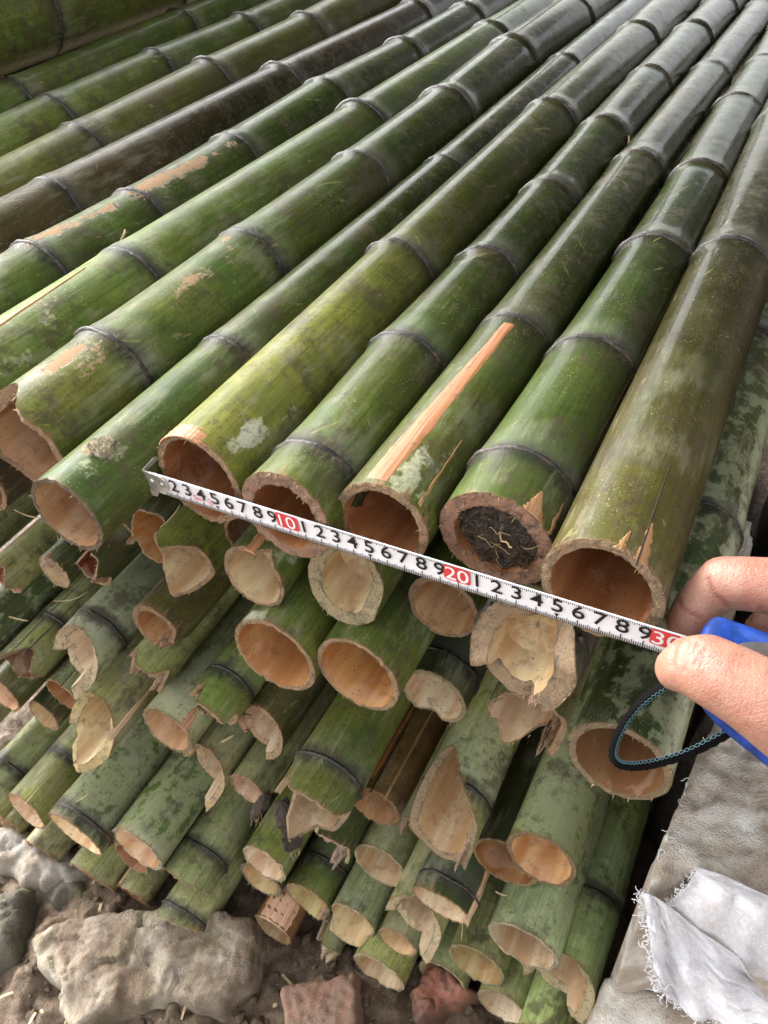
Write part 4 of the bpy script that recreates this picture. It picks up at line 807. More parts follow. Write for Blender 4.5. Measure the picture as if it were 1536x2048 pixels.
# ------------------------------------------------------------------ ground
GZ = -.575
def ground_h(x, y):
    w = math.exp(-((x + .2) / 1.2) ** 2 - ((y + .2) / .9) ** 2)
    return GZ + w * (.022 * fbm((x, y, 0), 9, 5) + .012 * fbm((x, y, 5), 30, 5) + .005 * fbm((x, y, 8), 90, 4)) + .012 * math.sin(x * .7) * (1 - w)
def line(lo, hi, step, far):
    a = list(np.arange(lo, hi, step)); s = step
    l = lo; h_ = hi
    while h_ < far:
        a.append(h_); s *= 1.35; h_ += s
    s = step
    while l > -far:
        s *= 1.35; l -= s; a.append(l)
    return sorted(a)
gx = line(-.75, .25, .0042, 60); gy = line(-.42, .06, .0042, 60)
mesh('ground', [(x, y, ground_h(x, y)) for y in gy for x in gx], grid_faces(len(gx), len(gy)), M['mud'])['kind'] = 'structure'
def heap(name, poly, top, mat, rough=.012, scale=18, base=None, edge=.02, step=.003, tilt=(0, 0), terrace=0, seed=0.0, parent=None, rough2=None, ridge=0.0, facet=0.0):
    """A rough block: a bumpy top that rounds over at a broken outline and drops to its base."""
    P = [Vector((p[0], p[1])) for p in poly]; base = GZ - .03 if base is None else base
    Q = []
    for i in range(len(P)):
        a, b = P[i], P[(i + 1) % len(P)]; n = max(2, int((b - a).length / (step * 2)))
        nrm = Vector((-(b - a).y, (b - a).x)).normalized()
        for k in range(n):
            q = a + (b - a) * (k / n)
            Q.append(q + nrm * edge * .5 * fbm((q.x, q.y, seed), 30, 4))
    A = np.array([(q.x, q.y) for q in Q]); B = np.roll(A, -1, 0)
    lo, hi = A.min(0) - step * 3, A.max(0) + step * 3
    X = np.arange(lo[0], hi[0], step); Y = np.arange(lo[1], hi[1], step); GX, GY = np.meshgrid(X, Y)
    pts = np.stack([GX.ravel(), GY.ravel()], 1); D = np.full(len(pts), 9.0); ins = np.zeros(len(pts), bool)
    for a, b in zip(A, B):
        ab = b - a; t_ = np.clip(((pts - a) @ ab) / (ab @ ab + 1e-12), 0, 1)
        D = np.minimum(D, np.linalg.norm(pts - a - t_[:, None] * ab, axis=1))
        cond = ((a[1] > pts[:, 1]) != (b[1] > pts[:, 1]))
        with np.errstate(divide='ignore', invalid='ignore'):
            xi = (b[0] - a[0]) * (pts[:, 1] - a[1]) / (b[1] - a[1]) + a[0]
        ins ^= cond & (pts[:, 0] < xi)
    D = np.where(ins, D, -D); cx, cy = A.mean(0)
    keep = D > -step * 2.9; idx = np.full(len(pts), -1); V = []
    for k in np.nonzero(keep)[0]:
        x, y = pts[k]; d = D[k]; idx[k] = len(V)
        z = top + tilt[0] * (x - cx) + tilt[1] * (y - cy) + rough * fbm((x, y, seed), scale, 6) + (rough2 or rough * .3) * fbm((x, y, seed + 4), scale * 5, 5)
        if ridge: z += ridge * (.5 - abs(fbm((x * 1.0, y * 1.7, seed + 2), scale * .9, 3)))
        if facet:
            for sc_, am in ((scale * 2.2, 1.0), (scale * 5.5, .8)):
                p0 = mnoise.voronoi(Vector((x * sc_ + seed, y * sc_, seed)))[1][0]; cv = mnoise.cell_vector(p0 * 7.3 + Vector((seed, 1.7, 3.1)))
                z += facet * am * ((cv.x - .5) * (x * sc_ + seed - p0.x) + (cv.y - .5) * (y * sc_ - p0.y)) * 2 / (sc_ / scale) + facet * am * .35 * (cv.z - .5)
        if terrace:
            q = (fbm((x, y, seed + 9), scale * .45, 3) + .6) * 3; z += terrace * (math.floor(q) + min(1, max(0, (q % 1 - .8) * 5))) / 3
        if d < edge: z -= edge * .8 * (1 - max(d, 0) / edge) ** 2.2
        jx = jy = 0
        if d < 0:
            f_ = min(1, -d / (step * 2)); z = z + (base - z) * f_
        V.append((x, y, z))
    ny, nx = GX.shape; F = []
    I = idx.reshape(ny, nx)
    for j in range(ny - 1):
        for i in range(nx - 1):
            q = (I[j, i], I[j, i + 1], I[j + 1, i + 1], I[j + 1, i])
            if min(q) >= 0: F.append(q)
    return mesh(name, V, F, mat, parent)
def pxpoly(pts, z): return [at(u, v, z=z) for u, v in pts]
tag(heap('rock', pxpoly([(37, 1862), (100, 1832), (200, 1822), (320, 1805), (430, 1815), (505, 1835), (512, 1880), (480, 1950), (425, 2012), (330, 1992), (255, 2000), (195, 2020), (140, 2060), (100, 2010), (112, 1960), (55, 1925)], -.53), -.545, M['rock'], .006, 9, edge=.010, terrace=.014, seed=2.0, rough2=.0045, tilt=(.02, .1), facet=.011, step=.0025),
    'large pale limestone rock on the mud under the left end of the pile', 'rock')
tag(heap('rock', pxpoly([(-40, 1640), (60, 1655), (135, 1700), (190, 1720), (140, 1765), (60, 1770), (-40, 1730)], -.56), -.55, M['grey'], .006, 22, seed=5.0, facet=.01), 'pale grey rock half hidden behind the lowest pole ends on the mud', 'rock')
tag(heap('rock', pxpoly([(-40, 1778), (48, 1775), (52, 1830), (22, 1910), (-40, 1930)], -.55), -.545, M['moss'], .006, 22, seed=7.0, facet=.012), 'dark mossy stone at the edge of the picture beside the pale rock', 'rock')
tag(heap('rock', pxpoly([(75, 1745), (160, 1735), (165, 1790), (110, 1810), (60, 1790)], -.57), -.562, M['moss'], .006, 26, seed=8.0, facet=.01), 'low greenish stone between the grey rock and the large pale rock', 'rock')
tag(heap('rock', pxpoly([(560, 1965), (580, 1925), (640, 1935), (700, 1890), (760, 1900), (700, 1945), (640, 1965)], -.575), -.575, M['mud'], .008, 30, seed=9.0), 'lump of dried mud behind the flat red brick', 'clod')
tag(heap('brick', pxpoly([(567, 1985), (640, 1962), (700, 1952), (712, 1945), (716, 2090), (575, 2110)], -.545), -.535, M['brick'], .004, 30, edge=.005, seed=11.0, facet=.003, rough2=.002, step=.002), 'broken orange-red brick with a chipped corner on the mud', 'brick')
tag(heap('brick', pxpoly([(815, 1978), (840, 1950), (880, 1935), (960, 1985), (905, 2010), (830, 2048)], -.555), -.55, M['redstone'], .006, 30, edge=.008, terrace=.008, seed=12.0, facet=.012, step=.002), 'dark red broken brick chunk beneath the lowest pole ends', 'brick')
tag(heap('rock', pxpoly([(285, 2020), (360, 2000), (425, 2020), (440, 2070), (300, 2090)], -.57), -.56, M['mud'], .008, 26, seed=13.0), 'rounded muddy stone in front of the large pale rock', 'rock')
# clods and crumbs of earth
def shavings():
    V = []; F = []; r_ = random.Random(12)
    for k in range(150):
        x = r_.uniform(-.7, .0); y = r_.uniform(-.4, -.08); z = ground_h(x, y) + .004; a = r_.uniform(0, 6.28); L_ = .004 + .02 * r_.random() ** 2; w = .0006 + .0016 * r_.random()
        d = Vector((math.cos(a), math.sin(a), r_.gauss(0, .15))); s_ = Vector((-d.y, d.x, r_.gauss(0, .3))).normalized(); o = len(V)
        for q in range(4):
            p = Vector((x, y, z)) + d * L_ * (q / 3 - .5) + Vector((0, 0, .12 * L_ * math.sin(q)))
            V += [p - s_ * w, p + s_ * w, p + s_ * w - Vector((0, 0, .0006)), p - s_ * w - Vector((0, 0, .0006))]
        F += grid_faces(4, 4, True); F = F
        F[-12:] = [tuple(i + o for i in f_) for f_ in F[-12:]]
    tag(mesh('bamboo_shavings', V, F, M['straw'], smooth=False), 'thin tan bamboo shavings littered over the mud', 'shavings', kind='stuff')
shavings()
def clods():
    V = []; F = []; r_ = random.Random(5)
    bm = bmesh.new(); bmesh.ops.create_icosphere(bm, subdivisions=2, radius=1.0)
    bv = [v.co.copy() for v in bm.verts]; bf = [[v.index for v in f_.verts] for f_ in bm.faces]; bm.free()
    for k in range(800):
        x = r_.uniform(-.72, .12); y = r_.uniform(-.42, .0)
        s = .0022 + .0075 * r_.random() ** 4
        o = len(V); sx, sy, sz = (r_.uniform(.7, 1.4) * s for _ in range(3)); ph = r_.uniform(0, 50)
        z = ground_h(x, y) + sz * .3
        for q in bv:
            d = 1 + .8 * mnoise.noise(q * 1.7 + Vector((ph, 0, 0)))
            V.append((x + q.x * sx * d, y + q.y * sy * d, z + q.z * sz * d))
        F += [[i + o for i in f_] for f_ in bf]
    tag(mesh('mud_clods', V, F, M['mud']), 'crumbs and clods of brown mud scattered over the ground', 'mud', kind='stuff')
clods()

# ------------------------------------------------------------------ hardened cement sacks and earth at the right of the pile
tag(heap('cement_block', [(.023, -.018), (.024, .0), (.029, .05), (.038, .12), (.05, .2), (.30, .22), (.32, .002), (.2, -.004), (.09, -.003), (.048, -.002), (.036, -.013)], -.205, M['cement'], .004, 14, base=-.62, edge=.007, step=.0025, tilt=(0, .0), seed=21.0, rough2=.0045, facet=.003),
    'rough pale block of hardened cement standing beside the bamboo pile', 'cement block')
tag(heap('cement_slab', [(.0125, -.11), (.0125, -.05), (.014, -.012), (.03, .0), (.3, -.02), (.32, -.30), (.06, -.33), (.012, -.2)], -.42, M['cement'], .004, 12, base=-.62, edge=.012, step=.004, seed=24.0, rough2=.003),
    'lower pinkish cement slab under the white sack, next to the pole ends', 'cement block')
o = heap('earth_bank', [(.045, .20), (.06, .3), (.075, .6), (.09, 1.4), (.1, 3), (1.6, 3), (1.6, .2), (.3, .19)], -.16, M['bank'], .02, 12, base=-.62, edge=.04, step=.016, seed=31.0)
o['kind'] = 'structure'
for i, (u, v, s, lab) in enumerate([(1462, 1052, .017, 'small pale stone in the dark gap right of the thickest pole'), (1478, 1090, .012, 'pebble of broken mortar above the pointing finger')]):
    p = at(u, v, y=.22)
    tag(heap('rock', [(p.x - s, p.y - s), (p.x + s, p.y - s * .7), (p.x + s * .8, p.y + s), (p.x - s * .6, p.y + s * .8)], p.z, M['grey'], .004, 60, base=-.3, edge=.008, step=.003, seed=40.0 + i), lab, 'stone')

# ------------------------------------------------------------------ added unseen roof and side wall: shades the poles, leaves the far side bright
def added_shed():
    t = thing('added_shed', 'unseen low roof of rusty corrugated sheets on wooden posts, added to shade the bamboo pile', 'added_shed', (-1.5, 1.5, GZ))
    V = []; xs = np.arange(SHADE_X0, SHADE_X1, .019); ys = np.linspace(SHADE_Y0, SHADE_Y1, 6)
    for y in ys:
        for x in xs: V.append((x + 1.5, y - 1.5, SHADE_Z - GZ - .15 * y + .009 * math.sin(x * 83)))
    q = mesh('added_roof_sheet', V, grid_faces(len(xs), len(ys)), M['rust'], t)
    so = q.modifiers.new('thick', 'SOLIDIFY'); so.thickness = .0015
    def box(name, lo, hi, mat):
        lo = Vector(lo) - t.location; hi = Vector(hi) - t.location
        v_ = [(a, b, c_) for c_ in (lo.z, hi.z) for b in (lo.y, hi.y) for a in (lo.x, hi.x)]
        return mesh(name, v_, [(0, 2, 3, 1), (4, 5, 7, 6), (0, 1, 5, 4), (2, 6, 7, 3), (0, 4, 6, 2), (1, 3, 7, 5)], M[mat], t, smooth=False)
    for y in (SHADE_Y0 + .12, 1.4, SHADE_Y1 - .12): box('added_rafter', (SHADE_X0 + .05, y - .03, SHADE_Z - .09 - .15 * y), (SHADE_X1 - .05, y + .03, SHADE_Z - .012 - .15 * y), 'timber')
    for x in (SHADE_X0 + .08, SHADE_X1 - .15):
        for y in (SHADE_Y0 + .2, SHADE_Y1 - .12): box('added_post', (x - .04, y - .04, GZ - .1), (x + .04, y + .04, SHADE_Z - .09 - .15 * y), 'timber')
    z = GZ
    while z < SHADE_Z - .3:
        for y in np.arange(.3, SHADE_Y1 - .3, .75):
            box('added_wall_board', (SHADE_X1 - .1 + rnd.uniform(-.004, .004), y + .004, z + .004), (SHADE_X1 - .075, y + .746, z + .146), 'timber')
        z += .15
added_shed()

# white woven sack: a bright folded panel and a fan of torn cloth with frayed edges
def woven_sack():
    t = thing('woven_sack', 'torn white woven plastic sack draped over the cement', 'sack', at(1420, 1850, z=-.3))
    def sheet(name, rows, nu, nv, fold, seed, uvs):
        rows = [[at(u, v, **{k_: d}) for u, v, k_, d in r_] for r_ in rows]
        cols = [smooth_path(r_, nu // (len(r_) - 1)) for r_ in rows]
        n = len(cols[0]); grid = [smooth_path([c_[i] for c_ in cols], nv // (len(rows) - 1)) for i in range(n)]
        m_ = len(grid[0]); V = []; UV = []
        for j in range(m_):
            for i in range(n):
                p = grid[i][j]; a = i / (n - 1); b = j / (m_ - 1)
                w = fold * (math.sin(a * 21 + seed + 3 * b) * .5 + fbm((a * 3 + seed, b * 3, 0), 1.6, 4) * .9) * min(1, 4 * min(b + .02, 1))
                p = p + Vector((.25, -.7, .65)) * w + Vector((1, 0, 0)) * .0015 * mnoise.noise(Vector((a * 60, b * 60, seed)))
                V.append(p - t.location); UV.append((a * uvs[0], b * uvs[1]))
        q = mesh(name, V, grid_faces(n, m_), M['weave'], t)
        ul = q.data.uv_layers.new(name='UVMap')
        for l in q.data.loops: ul.data[l.index].uv = UV[l.vertex_index]
        so = q.modifiers.new('thick', 'SOLIDIFY'); so.thickness = .0006
        return V, n, m_
    A_ = sheet('sack_panel', [[(1398, 1735, 'z', -.199), (1450, 1752, 'z', -.198), (1500, 1775, 'z', -.197), (1560, 1802, 'z', -.196), (1640, 1830, 'z', -.196)],
                          [(1368, 1772, 'y', -.012), (1430, 1800, 'y', -.014), (1490, 1828, 'y', -.014), (1560, 1856, 'y', -.014), (1640, 1880, 'y', -.014)],
                          [(1340, 1818, 'y', -.021), (1408, 1880, 'y', -.017), (1475, 1930, 'y', -.015), (1550, 1968, 'y', -.015), (1640, 1990, 'y', -.015)]], 40, 30, .004, 1.0, (1.0, .7))
    B_ = sheet('sack_flap', [[(1284, 1786, 'y', -.026), (1300, 1788, 'y', -.026), (1330, 1806, 'y', -.024), (1400, 1860, 'y', -.020), (1480, 1915, 'y', -.018)],
                         [(1296, 1840, 'y', -.034), (1325, 1860, 'y', -.032), (1370, 1890, 'y', -.03), (1440, 1930, 'y', -.027), (1515, 1975, 'y', -.024)],
                         [(1303, 1910, 'y', -.046), (1340, 1935, 'y', -.042), (1395, 1960, 'y', -.043), (1470, 1990, 'y', -.038), (1560, 2020, 'y', -.036)],
                         [(1318, 1975, 'y', -.058), (1365, 2020, 'y', -.056), (1430, 2045, 'y', -.054), (1510, 2055, 'y', -.052), (1610, 2075, 'y', -.05)]], 40, 36, .006, 4.0, (.9, 1.1))
    r_ = random.Random(9); V = []; F = []
    def strand(p, d, ln):
        pts = [Vector(p)]
        dd = Vector(d).normalized()
        for _ in range(6):
            dd = (dd + Vector([r_.gauss(0, .5) for _ in range(3)])).normalized(); pts.append(pts[-1] + dd * ln / 6)
        v_, f_ = tube(smooth_path(pts, 2), .00014 + .00022 * r_.random(), 4); o_ = len(V)
        V.extend(v_); F.extend([[i + o_ for i in q] for q in f_])
    (VA, na, ma), (VB, nb, mb) = A_, B_
    for k in range(120):
        j = r_.randrange(mb); strand(VB[j * nb], (-.9, -.3, -.1 + r_.gauss(0, .4)), .002 + .008 * r_.random() ** 2)
    for k in range(80):
        i = r_.randrange(nb); strand(VB[(mb - 1) * nb + i], (r_.gauss(-.2, .5), -.5, -.8), .003 + .011 * r_.random() ** 2)
    for k in range(60):
        j = r_.randrange(ma); strand(VA[j * na], (-.8, -.3, -.2 + r_.gauss(0, .4)), .002 + .006 * r_.random() ** 2)
    for k in range(60):
        i = r_.randrange(na); strand(VA[(ma - 1) * na + i], (r_.gauss(-.1, .5), -.4, -.9), .002 + .006 * r_.random() ** 2)
    for k in range(10):
        k_ = r_.random(); p = Vector((.0235 + .012 * k_ * k_ + .002 * r_.random(), -.018 + .11 * k_, -.207)) - t.location
        strand(p, (-.7, -.5, r_.gauss(0, .4)), .003 + .006 * r_.random())
    tag(mesh('frayed_threads', V, F, M['thread'], t), kind='stuff')
woven_sack()

# ------------------------------------------------------------------ steel tape measure
TX0 = -.2796 - 2 * .00999; CM = .00999                       # x of the zero mark, one centimetre
TY = -.0045
def tape_y(z): return TY - .00035 * (z / .008) ** 2
tapeo = thing('tape_measure', 'blue tape measure with its white steel blade stretched across the bamboo ends', 'tape measure', (0, 0, 0))
def blade():
    xs = np.arange(TX0 + .002, .03, .004); n = 9; V = []
    zz = np.linspace(-.008, .008, n)
    for x in xs:
        for z in zz: V.append((x, tape_y(z), z))
    b = mesh('blade', V, grid_faces(n, len(xs)), M['tape'], tapeo)
    so = b.modifiers.new('thick', 'SOLIDIFY'); so.thickness = .0003; so.offset = 1
    return b
blade()
def flat_mesh(name, V2, F, mat, lift, parent=None):
    return mesh(name, [(x, tape_y(z) - lift, z) for x, z in V2], F, mat, parent or tapeo, smooth=False)
def quad(V2, F, x0, x1, z0, z1):
    o = len(V2); V2 += [(x0, z0), (x1, z0), (x1, z1), (x0, z1)]; F.append((o, o + 1, o + 2, o + 3))
def ticks():
    V2 = []; F = []
    for k in range(4, 318):
        x = TX0 + k * CM / 10; ln = .0046 if k % 10 == 0 else (.0037 if k % 5 == 0 else .0027)
        w = .00019 if k % 10 else .00028
        if 1.0 < k / 10: quad(V2, F, x - w, x + w, -.0079, -.0079 + ln)
        if k > 118:
            l2 = .0026 if k % 10 == 0 else (.0021 if k % 5 == 0 else .0014)
            quad(V2, F, x - w, x + w, .0079 - l2, .0079)
    tag(flat_mesh('tick_marks', V2, F, M['ink'], .0006), kind='stuff')
ticks()
def text_part(name, body, size, x, z, mat, lift, bold=.012, parent=None, sx=1.0):
    cu = bpy.data.curves.new('t', 'FONT'); cu.body = body; cu.size = size; cu.offset = bold * size; cu.align_x = 'CENTER'; cu.align_y = 'CENTER'
    ob = bpy.data.objects.new('t', cu); C.objects.link(ob)
    bpy.context.view_layer.update()
    me = ob.to_mesh(); vs = [v.co.copy() for v in me.vertices]; fs = [tuple(p.vertices) for p in me.polygons]; ob.to_mesh_clear()
    bpy.data.objects.remove(ob); bpy.data.curves.remove(cu)
    cx = (max(v.x for v in vs) + min(v.x for v in vs)) / 2; cy = (max(v.y for v in vs) + min(v.y for v in vs)) / 2
    return flat_mesh(name, [(x + (v.x - cx) * sx, z + v.y - cy) for v in vs], fs, mat, lift, parent)
for k in range(2, 31):
    x = TX0 + k * CM
    if k % 10 == 0:
        V2 = []; w, hh, rc = .0071, .0054, .0014
        for cx_, cz_, a0 in ((w - rc, hh - rc, 0), (-w + rc, hh - rc, 90), (-w + rc, -hh + rc, 180), (w - rc, -hh + rc, 270)):
            for q in range(5):
                a = math.radians(a0 + q * 22.5); V2.append((x - .0006 + cx_ + rc * math.cos(a), .0022 + cz_ + rc * math.sin(a)))
        flat_mesh('red_box', V2, [tuple(range(len(V2)))], M['red'], .0006)
        text_part('numeral', str(k), .0126, x - .0006, .0022, M['white'], .0009, .004, sx=1.05)
    else:
        text_part('numeral', str(k % 10), .0126, x - (.0004 if k < 10 else 0), .0024, M['ink'], .0007, .009, sx=1.06)
    if k % 10 == 5:
        V2 = [(x - .0013, -.0032), (x + .0013, -.0032), (x, -.0052)]; flat_mesh('arrow_mark', V2, [(0, 1, 2)], M['ink'], .0007)
        if k > 12: flat_mesh('arrow_mark', [(x - .0012, .0068), (x + .0012, .0068), (x, .0079)], [(0, 1, 2)], M['ink'], .0007)
text_part('length_print', '5m', .0052, TX0 + 3.62 * CM, -.0018, M['red'], .0007, .004)
text_part('class_print', 'II', .0042, TX0 + 4.55 * CM, -.0018, M['red'], .0007, .0)
ring2 = []; F2 = []
for k in range(28):
    a = 2 * math.pi * k / 28
    ring2 += [(TX0 + 4.55 * CM + .0023 * math.cos(a), -.0018 + .0023 * math.sin(a)), (TX0 + 4.55 * CM + .0020 * math.cos(a), -.0018 + .0020 * math.sin(a))]
    j = (k + 1) % 28; F2.append((2 * k, 2 * j, 2 * j + 1, 2 * k + 1))
flat_mesh('class_ring', ring2, F2, M['red'], .0007)
def hook():
    bm = bmesh.new()
    def plate(pts, nrm, th):
        vs = [bm.verts.new(p) for p in pts]; f_ = bm.faces.new(vs)
        r_ = bmesh.ops.extrude_face_region(bm, geom=[f_]); bmesh.ops.translate(bm, verts=[g for g in r_['geom'] if isinstance(g, bmesh.types.BMVert)], vec=Vector(nrm) * th)
    x0 = TX0 - .0006; y = TY - .0016
    out = [(x0, y, -.0112), (x0 + .0035, y, -.0108), (x0 + .0075, y, -.005), (x0 + .013, y, -.0045), (x0 + .0155, y, -.002), (x0 + .0162, y, .001), (x0 + .0155, y, .0045), (x0 + .013, y, .0072), (x0 + .006, y, .0082), (x0, y, .0088)]
    plate(out, (0, 1, 0), .0009)
    lip = [(x0, y, -.0112), (x0, y, .0092), (x0, y + .010, .0105), (x0, y + .0135, .0095), (x0, y + .0145, .0055), (x0, y + .013, -.008), (x0, y + .009, -.0112)]
    plate(lip, (-1, 0, 0), .0009)
    me = bpy.data.meshes.new('hook'); bmesh.ops.recalc_face_normals(bm, faces=bm.faces); bm.to_mesh(me); bm.free(); me.materials.append(M['steel'])
    hk = bpy.data.objects.new('hook', me); C.objects.link(hk); hk.parent = tapeo
    bv = hk.modifiers.new('bev', 'BEVEL'); bv.width = .0003; bv.segments = 2
    for rx, rz in ((.0042, .0022), (.0118, .0016)):
        V = []; n = 16
        for q, hgt in ((0, .0011), (.5, .001), (.85, .0006), (1, 0)):
            for k in range(n): V.append((x0 + rx + .0016 * q * math.cos(6.2832 * k / n), y - hgt, rz + .0016 * q * math.sin(6.2832 * k / n)))
        mesh('rivet', V, grid_faces(n, 4, True), M['steel'], hk)
hook()
def case():
    # outline seen from above: the blade leaves at the narrow nose, the body lies towards the viewer
    nose = .0165
    out = [(nose - .0045, .002), (nose - .0045, -.006), (.0165, -.016), (.026, -.026), (.045, -.036), (.066, -.046), (.085, -.049), (.094, -.044), (.098, -.03), (.098, -.006), (.094, .002), (.085, .005), (.045, .0066), (.02, .0085), (.0145, .0078)]
    P = smooth_path([(a, b, 0) for a, b in out + out[:1]], 4)[:-1]
    cx, cy = .06, -.017; V = []
    prof = [(.93, -.0165), (.985, -.0155), (1.0, -.0125), (1.0, .008), (.985, .0115), (.95, .0128), (.80, .0132), (.77, .0124), (.4, .0124)]
    for s, z in prof:
        for p in P:
            V.append((cx + (p.x - cx) * s, cy + (p.y - cy) * s, z))
    n = len(P); F = grid_faces(n, len(prof), True); F += [tuple(range(n))[::-1], tuple(range(len(V) - n, len(V)))]
    cs = mesh('case', V, F, M['blue'], tapeo)
    # silver and dark cover let into the side, its rim facing the nose
    for nm, mt, ax_, by, z0, ox, oy in (('side_cover', 'silver', .030, .0135, .0130, .0535, -.0115), ('cover_inset', 'dark', .023, .0085, .0142, .0560, -.0095)):
        V = []; n = 48
        for s_, dz in ((1.0, -.001), (.98, .0007), (.93, .0012), (.5, .0013), (.02, .0013)):
            for k in range(n):
                a = 6.2832 * k / n; ca, sa = math.cos(a), math.sin(a)
                V.append((ox + ax_ * s_ * math.copysign(abs(ca) ** .8, ca), oy + by * s_ * math.copysign(abs(sa) ** .9, sa), z0 + dz))
        mesh(nm, V, grid_faces(n, 5, True), M[mt], tapeo)
    for x, y in ((.030, -.0215), (.088, -.002), (.086, -.04)):
        V = []; n = 14
        for q, hgt in ((0, .0004), (.8, .0005), (1, -.0003)):
            for k in range(n): V.append((x + .0016 * q * math.cos(6.2832 * k / n), y + .0016 * q * math.sin(6.2832 * k / n), .0125 + hgt))
        mesh('screw', V, grid_faces(n, 3, True), M['steel'], tapeo)
case()
def strap():
    px = [(1450, 1360, .315), (1385, 1352, .320), (1335, 1374, .322), (1288, 1408, .330), (1252, 1452, .342), (1233, 1495, .350), (1236, 1519, .352), (1262, 1527, .350), (1310, 1521, .345), (1372, 1502, .336), (1440, 1468, .327), (1500, 1426, .32), (1570, 1375, .314)]
    path = smooth_path([at(u, v, depth=d) for u, v, d in px], 8); V = []; E1 = []
    wid = .0052
    cen = at(1340, 1455, depth=.335)
    for i, p in enumerate(path):
        t_ = (path[min(i + 1, len(path) - 1)] - path[max(i - 1, 0)]).normalized(); vd = (CAM - p).normalized()
        out = t_.cross(vd).normalized()
        if out.dot(p - cen) < 0: out = -out
        w = (out * .5 - vd * .86).normalized() * wid
        nn = t_.cross(w).normalized() * .0008
        wob = .00025 * math.sin(i * 2.6)
        for a in (0, .5, 1.0):
            V.append(p + w * a + out * wob * (1 if a in (0, 1.0) else 0) + nn)
        for a in (1.0, .5, 0): V.append(p + w * a + out * wob - nn)
        E1.append((p, out, nn, t_))
    s = mesh('wrist_strap', V, grid_faces(6, len(path), True), M['strap'], tapeo)
    for sg in (1, -1):
        zz = []
        fine = smooth_path([q[0] for q in E1], 5)
        for i, p in enumerate(fine):
            j = min(i // 5, len(E1) - 1); _, o_, nn, t_ = E1[j]
            zz.append(p - o_ * .0003 + nn.normalized() * sg * .0008 * math.sin(i * .5))
        v_, f_ = tube(zz, .00014, 5); mesh('edge_stitch', v_, f_, M['stitch'], s)
strap()

